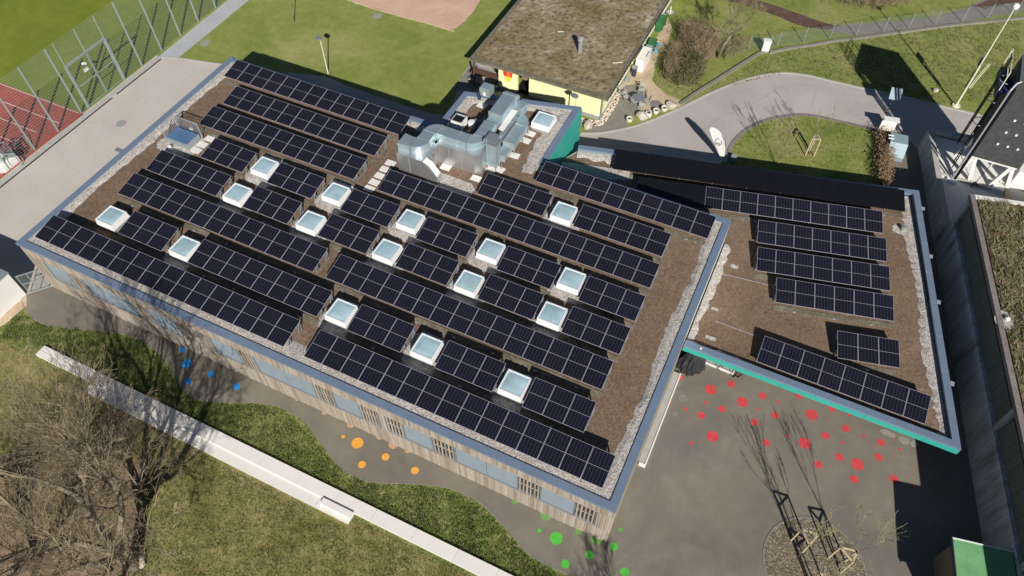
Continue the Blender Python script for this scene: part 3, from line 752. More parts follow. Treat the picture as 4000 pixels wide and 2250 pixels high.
# east, west, north faces
side = MB()
y = Y0 + 0.06
while y < 3.4:
    side.box(X1 - .02, y, 0.03, X1 + .03, y + bw, 4.24); y += BP
y = Y0 + 0.06
while y < Y1 - .1:
    side.box(X0 - .02, y, 0.03, X0 + .03, y + bw, 4.24); y += BP
x = X0
while x < -10.8:
    side.box(x, Y1 - .03, 0.03, x + bw, Y1 + .01, 4.24); x += BP
side.build('side_boards', MAT['wood'], school, kind='stuff')
for a, b in LOUV:
    w = MB()
    w.box(a, Y0 - .02, ZW0 - .14, b, Y0 + .10, ZW0 - .06)
    w.box(a, Y0 + .02, ZW1 + .0, b, Y0 + .09, ZW1 + .05)
    w.box(a - .03, Y0 - .015, ZW0 - .14, a, Y0 + .10, ZW1 + .05)
    w.box(b, Y0 - .015, ZW0 - .14, b + .03, Y0 + .10, ZW1 + .05)
    win = w.build('slatted_window', MAT['sill'], school)
    MB().box(a, Y0 + .085, ZW0 - .06, b, Y0 + .098, ZW1).build('pane', MAT['dark_glass'], win)
    MB().box(a, Y0 + .055, (ZW0 + ZW1) / 2 - .04, b, Y0 + .082, (ZW0 + ZW1) / 2 + .02).build('rail', MAT['greywood'], win)
    n = max(3, round((b - a) / 0.21))
    sm = mesh_of('slat', *(lambda q: (q.V, q.F))(MB().box(0, 0, 0, 0.085, 0.05, ZW1 - ZW0 + .05)), MAT['wood'])
    for i in range(n):
        inst('slat', sm, win, (a + (b - a) * (i + 0.5) / n - 0.04, Y0 - .01, ZW0 - .06), world=True)
for a, b in BLND:
    w = MB()
    w.box(a, Y0 - .03, ZW0 - .14, b, Y0 + .10, ZW0 - .07)
    win = w.build('blind_window', MAT['sill'], school)
    MB().box(a, Y0 + .01, ZW1 + .0, b, Y0 + .09, ZW1 + .05).build('lintel', MAT['sill'], win)
    nseg = max(1, round((b - a) / 1.8))
    for i in range(nseg):
        MB().box(a + (b - a) * i / nseg + .012, Y0 + .045, ZW0 - .07, a + (b - a) * (i + 1) / nseg - .012, Y0 + .06, ZW1).build('blind', MAT['blind'], win)
# turquoise faces of the plant wing and of the wall above the annex roof
MB().prism([(-2.44, Y1 - .02), (-2.36, Y1 - .02), (-2.36, 18.50), (-2.44, 18.48)], 0.0, 4.27).build('turquoise_wall', MAT['turquoise'], school)
MB().prism([(-2.36, Y1), (X1, Y1), (X1, Y1 + .06), (-2.36, Y1 + .06)], 0.0, 4.27).build('turquoise_wall', MAT['turquoise'], school)
MB().prism([(-1.98, Y1 + .06), (-1.5, Y1 + .06), (-1.5, 13.05), (-1.98, 13.05)], 2.2, 3.75).build('vent_box', MAT['turquoise'], school)
MB().box(X1 - .03, 3.4, 2.0, X1 + .03, Y1, 4.27).build('white_wall', MAT['white'], school)
MB().box(-10.80, Y1, 0, -10.74, 16.4, 4.27).build('wing_wall', MAT['coping_dark'], school)
# white sill line at the foot of the east wall
mb = MB(); mb.box(X1 + .42, -3.3, 0.02, X1 + .50, 3.2, .24); mb.box(X1 + .10, -3.3, 0.02, X1 + .42, -3.18, .24)
sheet('shadow_fill_slab', [(X1 + .04, -3.17), (X1 + .41, -3.17), (X1 + .41, 3.2), (X1 + .04, 3.2)], .20, MAT['concrete_mid'])  # pale slab added to fill the dark shaded gap behind the curb
tag(mb.build('low_white_curb', MAT['white']), 'low white curb line running along the foot of the east wall', 'curb')
# ladder to the roof edge, lamp bracket on the west side
mb = MB(); mb.bar((-28.12, 12.18) + (4.42,), (-28.03, 11.95) + (4.8,), 0.05)
mb.build('lightning_rod', MAT['galv'], school)
mb = MB(); mb.box(X0 - .75, 0.9, 4.15, X0 - .05, 1.2, 4.25)
mb.build('wall_lamp', MAT['sill'], school)

# ---- stepping slabs on the roof
slab = mesh_of('stepping_slab', *(lambda q: (q.V, q.F))(MB().box(-.34, -.24, 0, .34, .24, .045)), MAT['concrete'])
for p in [(-11.80, 7.83), (-11.81, 7.17), (-11.81, 6.50), (-11.82, 5.84), (-11.81, 5.19), (-24.22, 4.55), (-24.3, 3.88), (-24.3, 3.24)]:
    inst('stepping_slab', slab, roof, (p[0], p[1], ZR + .004), (0, 0, RND.uniform(-.04, .04)), world=True)
for a, b in ((-19.75, -18.0), (-14.35, -12.5)):
    for k in range(3):
        inst('stepping_slab', slab, roof, (a + (b - a) * (k + .5) / 3, 4.62 - .0 * k, ZR + .014), world=True)

# ---- wires and small fittings lying on the main roof
for a, b in (((-13.26, 5.40), (-11.50, 5.18)), ((7.10, 10.27), (7.45, 10.13)), ((-13.28, 9.45), (-13.04, 10.28))):
    MB().bar((a[0], a[1], ZR + .03), (b[0], b[1], ZR + .03), .03).build('roof_cable', MAT['galv'], school)

# ================================================================ ANNEX
AZC = 2.55           # coping top
AZR = 2.15           # green roof surface
A_NW = (-1.76, 16.70)
A_NE = (20.83, 22.43)
A_SE = (25.28, 3.65)
A_SW = (10.16, 3.62)
A_SE = (A_SE[0], 3.62)
annex = thing('annex_building', 'low annex with solar roof and turquoise fascia beside the courtyard', 'building', (17, 10, 0))
def inward(a, b, side=1):
    L = math.hypot(b[0] - a[0], b[1] - a[1])
    return (-(b[1] - a[1]) / L * side, (b[0] - a[0]) / L * side)
iN = inward(A_NW, A_NE, -1); iE = inward(A_NE, A_SE, -1); iS = (0, 1)
# walls under the roof: set back under the south overhang
MB().prism([(10.2, 7.0), (A_SE[0] - 1.5, 7.0), (A_SE[0] + iE[0] * .1 - .8, 7.0), (A_NE[0] + iE[0] * .1 + iN[0] * .1, A_NE[1] + iE[1] * .1 + iN[1] * .1), (A_NW[0] + iN[0] * .1, A_NW[1] + iN[1] * .1), (-2.3, 15.6), (-2.3, 12.55), (10.2, 12.55)], 0, 1.98).build('wall', MAT['greywood'], annex)
ROOFP = [(10.17, A_SW[1] + .12), (A_SE[0] - .12, A_SW[1] + .12), (A_NE[0] - .1, A_NE[1] - .12), (A_NW[0] + .05, A_NW[1] - .12), (-2.33, 15.3), (-2.33, 12.5), (10.17, 12.5)]
MB().prism(ROOFP, 1.98, AZR - .02).build('roof_slab', MAT['concrete_mid'], annex)
aroof = MB().prism([(10.18, A_SW[1] + .4), (A_SE[0] - .42, A_SW[1] + .4), (A_NE[0] - .38, A_NE[1] - .45), (A_NW[0] + .05, A_NW[1] - .42), (-2.32, 15.1), (-2.32, 12.52), (10.18, 12.52)], AZR - .019, AZR).build('roof', MAT['substrate'], annex)
AW = 0.40
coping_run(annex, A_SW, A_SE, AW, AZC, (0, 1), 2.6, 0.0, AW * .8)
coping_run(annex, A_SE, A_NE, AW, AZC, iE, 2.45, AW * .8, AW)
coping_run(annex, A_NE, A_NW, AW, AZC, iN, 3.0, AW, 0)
# inner upstands
MB().prism([(10.2, A_SW[1] + .36), (A_SE[0] - .5, A_SW[1] + .36), (A_SE[0] - .5, A_SW[1] + .4), (10.2, A_SW[1] + .4)], AZR, AZC - .02).build('upstand', MAT['coping_dark'], annex)
a, b = (A_SE[0] + iE[0] * .36, A_SE[1] + iE[1] * .36 + .4), (A_NE[0] + iE[0] * .36, A_NE[1] + iE[1] * .36 - .3)
MB().prism([a, b, (b[0] + iE[0] * .05, b[1] + iE[1] * .05), (a[0] + iE[0] * .05, a[1] + iE[1] * .05)], AZR, AZC - .02).build('upstand', MAT['coping_dark'], annex)
a, b = (A_NE[0] + iN[0] * .36 - .3, A_NE[1] + iN[1] * .36), (A_NW[0] + iN[0] * .36, A_NW[1] + iN[1] * .36)
MB().prism([a, b, (b[0] + iN[0] * .04, b[1] + iN[1] * .04), (a[0] + iN[0] * .04, a[1] + iN[1] * .04)], AZR, AZC - .02).build('upstand', MAT['galv'], annex)
# outer faces: turquoise fascia panels on the south, dark on the east, wall on the north
L = A_SE[0] - A_SW[0]
cuts = [0, 1.15, 4.55, 5.7, 9.2, 10.3, 13.4, L]
for i in range(len(cuts) - 1):
    MB().box(A_SW[0] + cuts[i] + .006, A_SW[1] - .03, 2.02, A_SW[0] + cuts[i + 1] - .006, A_SW[1] + .03, AZC - .165).build('fascia_panel', MAT['turquoise'], annex)
mb = MB()
for (p, q, inn) in ((A_SE, A_NE, iE), (A_NE, A_NW, iN)):
    mb.prism([p, q, (q[0] + inn[0] * .06, q[1] + inn[1] * .06), (p[0] + inn[0] * .06, p[1] + inn[1] * .06)], 0.0 if inn is iN else 2.02, AZC - .165)
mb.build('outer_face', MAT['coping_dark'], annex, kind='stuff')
agz = AZR + .008
gravel_strip(aroof, (10.18, A_SW[1] + .40), (A_SE[0] - .5, A_SW[1] + .40), (0, 1), 0.30, agz, 0.10)
a, b = (A_SE[0] + iE[0] * .42, A_SE[1] + iE[1] * .42 + .3), (A_NE[0] + iE[0] * .42, A_NE[1] + iE[1] * .42 - .3)
gravel_strip(aroof, a, b, iE, 0.62, agz + .004, 0.10)
gravel_strip(aroof, (10.2, 3.9), (10.2, 12.4), (1, 0), 0.42, agz + .004, 0.10)
a, b = (A_NE[0] + iN[0] * .42 - .5, A_NE[1] + iN[1] * .42), (A_NW[0] + iN[0] * .42, A_NW[1] + iN[1] * .42)
gravel_strip(aroof, b, a, iN, 0.55, agz, 0.2)
gravel_strip(aroof, (-2.3, 14.9), (2.4, 16.1), (.25, -.97), 1.05, agz + .002, 0.15)
patch((20.53, 18.64), 0.75, 0.42, parent=aroof, z=agz + .006)
for q, rx, ry in (((11.05, 7.16), .22, .12), ((11.42, 5.02), .32, .14), ((11.26, 10.90), .25, .15)):
    patch(q, rx, ry, parent=aroof, z=agz + .003)
p = (20.41, 18.65)
mb = MB(); mb.lathe([(.13, 0), (.13, .22), (.16, .24), (.16, .3), (0.02, .34)], (p[0], p[1], AZR), 12)
mb.build('vent_cap', MAT['galv'], annex, smooth=False)
for q1, q2 in (((10.17, 9.91), (13.51, 10.38)), ((11.29, 6.33), (13.73, 6.32)), ((13.51, 10.40), (13.99, 10.46))):
    MB().bar((q1[0], q1[1], AZR + .02), (q2[0], q2[1], AZR + .02), .028).build('earthing_wire', MAT['alu'], annex)
mb = MB()
for q in ((21.26, 20.91), (22.23, 16.81), (23.09, 13.26), (24.41, 7.67)):
    mb = MB(); mb.box(q[0] - .05, q[1] - .13, AZC - .12, q[0] + .16, q[1] + .13, AZC - .07)
    mb.build('gutter_bracket', MAT['alu'], annex)
p = (11.12, 3.81)
MB().box(p[0] - .06, p[1] - .06, AZC, p[0] + .06, p[1] + .06, AZC + .03).build('roof_marker', MAT['white'], annex)

# under the annex overhang
t = thing('covered_playhouse', 'big black tarpaulin pulled over play equipment under the annex eave', 'covered equipment', (11.08, 3.64))
tp = [(10.09, 3.74), (10.56, 3.45), (11.00, 3.35), (11.33, 3.61), (11.70, 4.04), (11.67, 4.49), (11.43, 4.95), (10.86, 4.89), (10.27, 4.50)]
cx = sum(p[0] for p in tp) / len(tp); cy = sum(p[1] for p in tp) / len(tp)
V, F = [], []
n = len(tp) * 4
ring = smooth_line(tp, 4, True)
for lv, (s_, z_) in enumerate([(1.0, 0.0), (0.93, 0.35), (0.86, 0.8), (0.66, 1.25), (0.36, 1.55), (0.08, 1.72)]):
    for k, (x, y) in enumerate(ring):
        w = 1 + (0.10 * math.sin(k * 1.9 + lv) + RND.uniform(-.04, .04)) * (1 if lv < 4 else .3)
        V.append((cx + (x - cx) * s_ * w, cy + (y - cy) * s_ * w, 0.02 + z_ + RND.uniform(-.05, .05) * (lv > 0)))
for lv in range(5):
    for k in range(n):
        F.append((lv * n + k, lv * n + (k + 1) % n, (lv + 1) * n + (k + 1) % n, (lv + 1) * n + k))
F.append(tuple(5 * n + k for k in range(n)))
mb = MB(); mb.add(V, F); mb.build('tarpaulin', MAT['black_tarp'], t)
t = thing('bench_platform', 'low grey slatted platform with white edge beside the black tarpaulin', 'platform', (12.42, 4.69))
q = [(11.59, 4.61), (13.37, 4.56), (13.41, 4.88), (11.58, 5.02)]
MB().prism(q, 0.02, .18).build('slatted_deck', MAT['greywood'], t)
mb = MB(); mb.bar((q[0][0], q[0][1], .2), (q[1][0], q[1][1], .2), .09, .1); mb.build('white_edge', MAT['white'], t)
mb = MB(); mb.bar((q[1][0], q[1][1], .2), (q[2][0], q[2][1], .2), .09, .1); mb.build('white_edge', MAT['white'], t)
# parked bicycles under the eave
def bicycle(p, rz, label, group, col):
    t = thing('bicycle', label, 'bicycle', (p[0], p[1], 0.012), rz, group)
    def W(x, nm):
        mb = MB(); mb.tube([(x + .33 * math.cos(a), 0, .34 + .33 * math.sin(a)) for a in [k * PI / 9 for k in range(19)]], .022, 5, cap=False)
        for k in range(8):
            a = k * PI / 4; mb.bar((x, 0, .34), (x + .32 * math.cos(a), 0, .34 + .32 * math.sin(a)), .006)
        mb.build(nm, MAT['black_steel'], t, world=False)
    W(-.5, 'wheel'); W(.52, 'wheel')
    mb = MB()
    for a, b in (((-.5, 0, .34), (-.1, 0, .32)), ((-.1, 0, .32), (-.25, 0, .86)), ((-.5, 0, .34), (-.22, 0, .78)), ((-.22, 0, .78), (.36, 0, .8)), ((-.1, 0, .32), (.38, 0, .72)), ((.36, 0, .86), (.52, 0, .34))):
        mb.bar(a, b, .035)
    mb.build('frame', MAT[col], t, world=False)
    MB().box(-.36, -.07, .86, -.12, .07, .91).build('saddle', MAT['black_steel'], t, world=False)
    mb = MB(); mb.bar((.36, 0, .84), (.33, 0, 1.0), .03); mb.bar((.33, -.3, 1.0), (.33, .3, 1.0), .028)
    mb.build('handlebar', MAT['galv'], t, world=False)
b0 = (12.96, 4.95); b1 = (13.71, 4.90); b2 = (14.07, 4.89)
bicycle((b0[0], b0[1] + .15), .9, 'dark bicycle standing on the grey slatted platform under the eave', 'bicycles under the annex eave', 'black_steel')
bicycle((b1[0], b1[1] + .15), 1.2, 'silver bicycle just past the end of the slatted platform', 'bicycles under the annex eave', 'alu')
bicycle((b2[0], b2[1] + .2), 1.0, 'silver bicycle farthest from the black tarpaulin, by the turquoise fascia', 'bicycles under the annex eave', 'galv')

# ================================================================ SOLAR ARRAYS
PW_, PL_ = 1.130, 1.726
PITCH_M = 1.1445
TILT = math.radians(10)
def panel_mesh(name, mf, mc, midbar=True):
    mb = MB()
    fr = .014
    mb.box(0, 0, -.035, PW_, PL_, -.003, 0)
    for b in ((0, 0, PW_, fr), (0, PL_ - fr, PW_, PL_), (0, fr, fr, PL_ - fr), (PW_ - fr, fr, PW_, PL_ - fr)):
        mb.box(b[0], b[1], -.003, b[2], b[3], .004, 0)
    mb.add([(fr, fr, .001), (PW_ - fr, fr, .001), (PW_ - fr, PL_ - fr, .001), (fr, PL_ - fr, .001)], [(0, 1, 2, 3)], 1)
    if midbar: mb.add([(fr, PL_ / 2 - .009, .003), (PW_ - fr, PL_ / 2 - .009, .003), (PW_ - fr, PL_ / 2 + .009, .003), (fr, PL_ / 2 + .009, .003)], [(0, 1, 2, 3)], 0)
    return mesh_of(name, mb.V, mb.F, [mf, mc], mb.M)
PANEL = panel_mesh('solar_panel', MAT['alu'], MAT['cells'])
PANEL_B = panel_mesh('solar_panel', MAT['frame_black'], MAT['cells_black'], False)
def bracket_mesh():
    mb = MB()
    H = PL_ * math.sin(TILT); D = PL_ * math.cos(TILT)
    mb.bar((0, .3, -.42), (0, D - .1, -.42), .05)
    mb.bar((0, D - .15, -.42), (0, D - .12, H - .06), .045)
    mb.bar((0, D - .14, H - .08), (0, D - .42, -.42), .045)
    mb.bar((0, .35, -.42), (0, .45, 0), .045)
    mb.bar((0, .62, -.42), (0, .45, 0), .045)
    return mesh_of('support_bracket', mb.V, mb.F, MAT['sill'])
BRK = bracket_mesh()
def lifted(x, y, z0, z1):
    """the modules stand on rails z1 - z0 higher than first surveyed; keep them on the same sight lines"""
    k = (38.507 - z1) / (38.507 - z0)
    return 10.983 + (x - 10.983) * k, -21.384 + (y + 21.384) * k
def array(x, y, n, label, zf=4.70, yaw=0.0, zroof=ZR, black=0, front=True, ctr=None, group='solar arrays on the main roof'):
    """x, y = front left corner; black = how many modules from the left are all black"""
    t = thing('solar_array', label, 'solar array', (x, y, zf), yaw, group)
    for k in range(n):
        inst('solar_panel', PANEL_B if k < black else PANEL, t, (k * PITCH_M + RND.uniform(-.003, .003), 0, RND.uniform(-.003, .003)), (TILT + RND.uniform(-.002, .002), 0, 0))
    W = n * PITCH_M - .02
    D = PL_ * math.cos(TILT); H = PL_ * math.sin(TILT)
    dz = zroof - zf
    # rails under the modules
    for s in (.28, .74):
        MB().bar((-.04, D * s, H * s - .06), (W + .04, D * s, H * s - .06), .04).build('rail', MAT['galv'], t, world=False)
    # ballast trays: mossy concrete strip in front
    if front:
        mb = MB(); mb.box(-.05, -.24, dz + .006, W + .05, .12, dz + .035)
        mb.build('ballast_tray', MAT['moss'], t, world=False)
        for k in range(max(1, n // 2)):
            xx = (k + .5) * W / max(1, n // 2) + RND.uniform(-.1, .1)
            MB().box(xx - .09, -.26, dz + .035, xx + .09, -.17, dz + .06).build('clamp_foot', MAT['alu'], t, world=False)
    for xx in (.02, W - .02) + tuple(k * (2 * PITCH_M) for k in range(1, n // 2 + 1) if k * (2 * PITCH_M) < W - 1):
        inst('support_bracket', BRK, t, (xx, 0, 0))
    return t
main_rows = [
 (-27.62, 10.36, 13, 'thirteen module solar row along the north edge beside the metal ducts'),
 (-25.72, 7.83, 11, 'eleven module solar row, second from the north edge west of the ducts'),
 (-25.78, 5.35, 11, 'eleven module solar row directly behind the railed roof hatch'),
 (-23.51, 2.75, 3, 'three module solar array right beside the railed roof hatch'),
 (-18.06, 2.72, 3, 'three module solar array south of the short end of the hatch row'),
 (-12.41, 2.71, 3, 'three module solar array south of the pale stepping slabs'),
 (-6.92, 2.68, 3, 'three module solar array just south of the long row below the ducts'),
 (-1.42, 2.66, 3, 'fourth three module array from the stepping slabs heading east'),
 (3.80, 2.64, 3, 'easternmost array in the upper skylight row, near the annex edge'),
 (-25.97, 0.28, 5, 'five module solar array south of the railed roof hatch'),
 (-18.13, 0.28, 3, 'three module array next to the five module one, beyond a skylight'),
 (-12.45, 0.32, 3, 'second three module array east of the five module one'),
 (-6.95, 0.30, 3, 'third three module array east of the five module one'),
 (-1.45, 0.27, 3, 'fourth three module array east of the five module one'),
 (3.78, 0.22, 3, 'easternmost array in the lower skylight row, near the annex edge'),
 (-26.07, -2.19, 13, 'long thirteen module row across the west half of the roof'),
 (-10.17, -2.21, 15, 'long fifteen module row across the east half of the roof'),
 (-23.67, -4.76, 3, 'westernmost three module array, between the two southwest skylights'),
 (-18.25, -4.76, 8, 'eight module solar array east of the southwest skylights'),
 (-7.04, -4.77, 3, 'three module array second row from the timber facade, roof middle'),
 (-1.45, -4.80, 3, 'three module array between the two southeast skylights'),
 (3.76, -4.89, 3, 'southeastern three module array, behind the last facade row'),
 (-27.98, -7.20, 16, 'long row of sixteen modules along the timber facade, western half'),
 (-8.18, -7.22, 15, 'long row of fifteen modules along the timber facade, eastern half'),
 (-11.22, 5.22, 16, 'longest solar row in the middle, starting at the stepping slabs'),
 (-5.29, 7.69, 4, 'four module solar array directly south of the metal ducts'),
 (1.35, 7.77, 5, 'five module solar array east of the skylight below the north row'),
 (-2.35, 10.33, 10, 'ten module solar row along the northeast edge above the annex'),
]
widths = {15: 17.45, 16: 18.6, 13: 15.1, 10: 11.45}
for x, y, n, lb in main_rows:
    x, y = lifted(x, y, 4.40, 4.70)
    array(x, y, n, lb, front=(y > -7))
AY = math.radians(14.0)
zf = 2.60
ag = 'solar arrays on the annex roof'
array(*(1.33, 15.42), 17, 'long all black solar row along the north edge of the annex', zf, math.radians(13.5), AZR, 17, True, group=ag)
p2r = (19.23, 17.35)
n2 = 14
array(p2r[0] - n2 * PITCH_M * math.cos(AY), p2r[1] - n2 * PITCH_M * math.sin(AY), n2, 'annex solar row in front of the all black row, its west part blackened as shade', zf, AY, AZR, 4, group=ag)  # leading modules take the black panel in place of the school's cast shadow
array(*(12.05, 13.08), 7, 'seven module annex array, third row from the annex north edge', zf, AY, AZR, group=ag)
array(*(12.58, 10.80), 7, 'seven module annex array, fourth row from the annex north edge', zf, AY, AZR, group=ag)
array(*(14.22, 8.88), 6, 'six module annex array with bare brown roof in front of it', zf, math.radians(13.7), AZR, group=ag)
array(*(18.33, 6.51), 3, 'lone three module array near the southeast corner of the annex', zf, AY, AZR, group=ag)
array(*(14.21, 4.29), 8, 'eight module array parallel to the turquoise annex fascia', zf, 0.0, AZR, group=ag)

# ================================================================ SKYLIGHTS
def make_skylight(p, label):
    t = thing('skylight', label, 'skylight', (p[0], p[1], ZR), 0, 'square skylights on the main roof')
    a = .66
    MB().box(-a + .02, -a + .02, 0, a - .02, a - .02, .26).build('base', MAT['plinth'], t, world=False)
    V = [(-a - .03, -a - .03, .26), (a + .03, -a - .03, .26), (a + .03, a + .03, .26), (-a - .03, a + .03, .26), (-a + .02, -a + .02, .62), (a - .02, -a + .02, .62), (a - .02, a - .02, .62), (-a + .02, a - .02, .62)]
    MB().hexa(V).build('curb', MAT['white_plastic'], t, world=False)
    mb = MB()
    for b in ((-.655, -.655, .655, -.59), (-.655, .59, .655, .655), (-.655, -.59, -.59, .59), (.59, -.59, .655, .59)):
        mb.box(b[0], b[1], .622, b[2], b[3], .68)
    mb.build('frame', MAT['white_plastic'], t, world=False)
    V, F = [], []
    n = 8
    for j in range(n + 1):
        for i in range(n + 1):
            u, v = i / n * 2 - 1, j / n * 2 - 1
            V.append((u * .59, v * .59, .64 + .06 * (1 - u ** 4) * (1 - v ** 4)))
    for j in range(n):
        for i in range(n):
            F.append((j * (n + 1) + i, j * (n + 1) + i + 1, (j + 1) * (n + 1) + i + 1, (j + 1) * (n + 1) + i))
    mb = MB(); mb.add(V, F); mb.build('dome', MAT['dome'], t, smooth=True, world=False)
    for sx in (-.35, .35):
        MB().box(sx - .03, .60, .64, sx + .03, .69, .70).build('hinge', MAT['galv'], t, world=False)
    return t
def copy_tree(o, parent=None):
    c = o.copy(); C.objects.link(c)
    if parent is not None: c.parent = parent
    for ch in [k for k in bpy.data.objects if k.parent == o]:
        copy_tree(ch, c)
    return c
sky_spots = [
 (-24.72, -4.02, 'skylight at the west end, next to the westernmost three module array'),
 (-18.97, -4.02, 'skylight between the westernmost small array and the eight module array'),
 (-7.86, -3.96, 'skylight just east of the eight module array'),
 (-2.36, -3.96, 'skylight in the southern row, second from the east wall'),
 (2.92, -3.98, 'southeastern skylight, nearest the playground corner of the roof'),
 (-18.93, 0.95, 'skylight at the east end of the five module array'),
 (-13.33, 0.96, 'skylight second in the lower middle row, counting from the west'),
 (-7.86, 1.0, 'skylight third in the lower middle row, at the roof centre'),
 (-2.33, 0.97, 'skylight fourth in the lower middle row, counting from the west'),
 (2.93, 0.95, 'skylight fifth and last in the lower middle row'),
 (-18.86, 3.70, 'skylight beside the small slab strip, nearest the railed hatch'),
 (-13.30, 3.70, 'skylight beside the second slab strip, below the stepping slabs'),
 (-7.82, 3.70, 'skylight south of the left end of the longest row'),
 (-2.27, 3.70, 'skylight fourth in the upper middle row, counting from the west'),
 (2.95, 3.70, 'skylight fifth and last in the upper middle row'),
 (0.48, 8.40, 'lone skylight between the four and five module arrays'),
 (-4.17, 15.80, 'skylight on the plant wing next to the turquoise wall'),
]
sk0 = None
for k, (x, y, lb) in enumerate(sky_spots):
    x, y = lifted(x, y, 4.65, ZR + .62)
    if sk0 is None:
        sk0 = make_skylight((x, y), lb); s_ = sk0
        kids = [o for o in bpy.data.objects if o.parent == sk0]
    else:
        s_ = sk0.copy(); C.objects.link(s_); s_.location = (x, y, ZR); s_['label'] = lb
        for ch in kids:
            c = ch.copy(); C.objects.link(c); c.parent = s_
    if k not in (0, 16): patch((x + .02, y - .05), 1.28, 1.18)

# roof access hatch with guard rail
hx0, hx1, hy0, hy1 = -26.62, -24.76, 3.05, 4.26
t = thing('roof_hatch', 'large glazed roof hatch with bar railing in gravel on the west side', 'roof hatch', ((hx0 + hx1) / 2, (hy0 + hy1) / 2, ZR))
patch(((hx0 + hx1) / 2 - .0, (hy0 + hy1) / 2 - .35), 1.5, 1.15)
MB().prism([(hx0, hy0), (hx1, hy0), (hx1, hy1), (hx0, hy1)], ZR, ZR + .45).build('curb', MAT['galv'], t)
MB().prism([(hx0 + .05, hy0 + .05), (hx1 - .05, hy0 + .05), (hx1 - .05, hy1 - .05), (hx0 + .05, hy1 - .05)], ZR + .452, ZR + .50).build('glass', MAT['hatch_glass'], t)
def railing(a, b, name='railing'):
    mb = MB()
    mb.bar((a[0], a[1], ZR + 1.30), (b[0], b[1], ZR + 1.30), .04)
    mb.bar((a[0], a[1], ZR + .12), (b[0], b[1], ZR + .12), .03)
    L = math.hypot(b[0] - a[0], b[1] - a[1]); n = int(L / .13)
    for k in range(n + 1):
        x, y = a[0] + (b[0] - a[0]) * k / n, a[1] + (b[1] - a[1]) * k / n
        mb.bar((x, y, ZR + .05), (x, y, ZR + 1.30), .02 if 0 < k < n else .05)
    mb.build(name, MAT['alu'], t)
railing((hx0 - .05, hy1 + .12), (hx1 + .08, hy1 + .12)); railing((hx0 - .1, hy0 + .1), (hx0 - .1, hy1 + .12))
for q in ((-25.79, 4.62), (-25.94, 2.59)):
    mb = MB(); mb.box(q[0] - .10, q[1] - .08, ZR, q[0] + .10, q[1] + .08, ZR + .32)
    mb.build('hatch_box', MAT['white_plastic'], t)

# ================================================================ VENTILATION PLANT ON THE ROOF
plant = thing('ventilation_plant', 'shiny galvanised ventilation casing with rectangular ducts winding over it on the roof', 'ventilation unit', (-8, 9, ZR))
ZC, ZD = 5.85, 6.45
def box_part(nm, x0, y0, z0, x1, y1, z1, mat='steel', parent=plant, rz=0.0):
    return MB().box(x0, y0, z0, x1, y1, z1, rz=rz).build(nm, MAT[mat], parent)
# left casing with sloped hood
c = MB(); c.prism([(-10.90, 7.45), (-9.0, 7.45), (-9.0, 9.35), (-10.6, 9.35), (-10.9, 9.0)], ZR + .02, ZC); cas = c.build('casing', MAT['steel_side'], plant)
for x in (-10.02,):
    box_part('seam', x - .02, 7.425, ZR + .02, x + .02, 7.45, ZC + .01, 'galv', cas)
c = MB(); y0, y1 = 7.45, 7.98
V = [(-9.0, y0, ZR + .05), (-8.0, y0, ZR + .05), (-8.0, y1, ZR + .05), (-9.0, y1, ZR + .05), (-9.0, y0, ZC - .05), (-8.0, y0, 4.95), (-8.0, y1, 4.95), (-9.0, y1, ZC - .05)]
V[5] = (-8.0, y0, 4.85); V[6] = (-8.0, y1, 4.85)
c.hexa(V); c.build('sloped_hood', MAT['steel_side'], plant)
MB().add  # noqa
mb = MB(); mb.add([(-8.98, y0 + .02, ZC - .03), (-8.55, y0 + .02, 5.62), (-8.55, y1 - .02, 5.62), (-8.98, y1 - .02, ZC - .03)], [(0, 1, 2, 3)])
mb.add([(-8.55, y0 + .02, 5.62), (-8.02, y0 + .02, 4.88), (-8.02, y1 - .02, 4.88), (-8.55, y1 - .02, 5.62)], [(0, 1, 2, 3)])
mb.build('hood_cover', MAT['white'], plant)
# main casing, running east then north
c = MB(); c.prism([(-9.0, 9.3), (-6.25, 9.3), (-5.80, 9.55), (-5.80, 11.9), (-7.0, 11.9), (-7.0, 10.6), (-9.0, 10.6)], ZR + .02, ZC); cas2 = c.build('casing', MAT['steel_side'], plant)
for x in (-8.12, -7.18):
    box_part('seam', x - .015, 9.28, ZR + .02, x + .015, 9.30, ZC + .01, 'galv', cas2)
for yy in (10.25, 11.1):
    box_part('seam', -5.80, yy - .02, ZR + .02, -5.77, yy + .02, ZC + .01, 'galv', cas2)
c = MB(); c.prism([(-9.0, 7.98), (-8.86, 7.98), (-8.86, 9.3), (-9.0, 9.3)], ZR + .02, ZC - .02); c.build('link_panel', MAT['steel_side'], plant)
mb = MB(); mb.lathe([(.16, 0), (.16, .5), (.1, .52)], (-8.72, 8.25, ZC - .5), 12); mb.build('pipe_stub', MAT['steel_side'], plant)
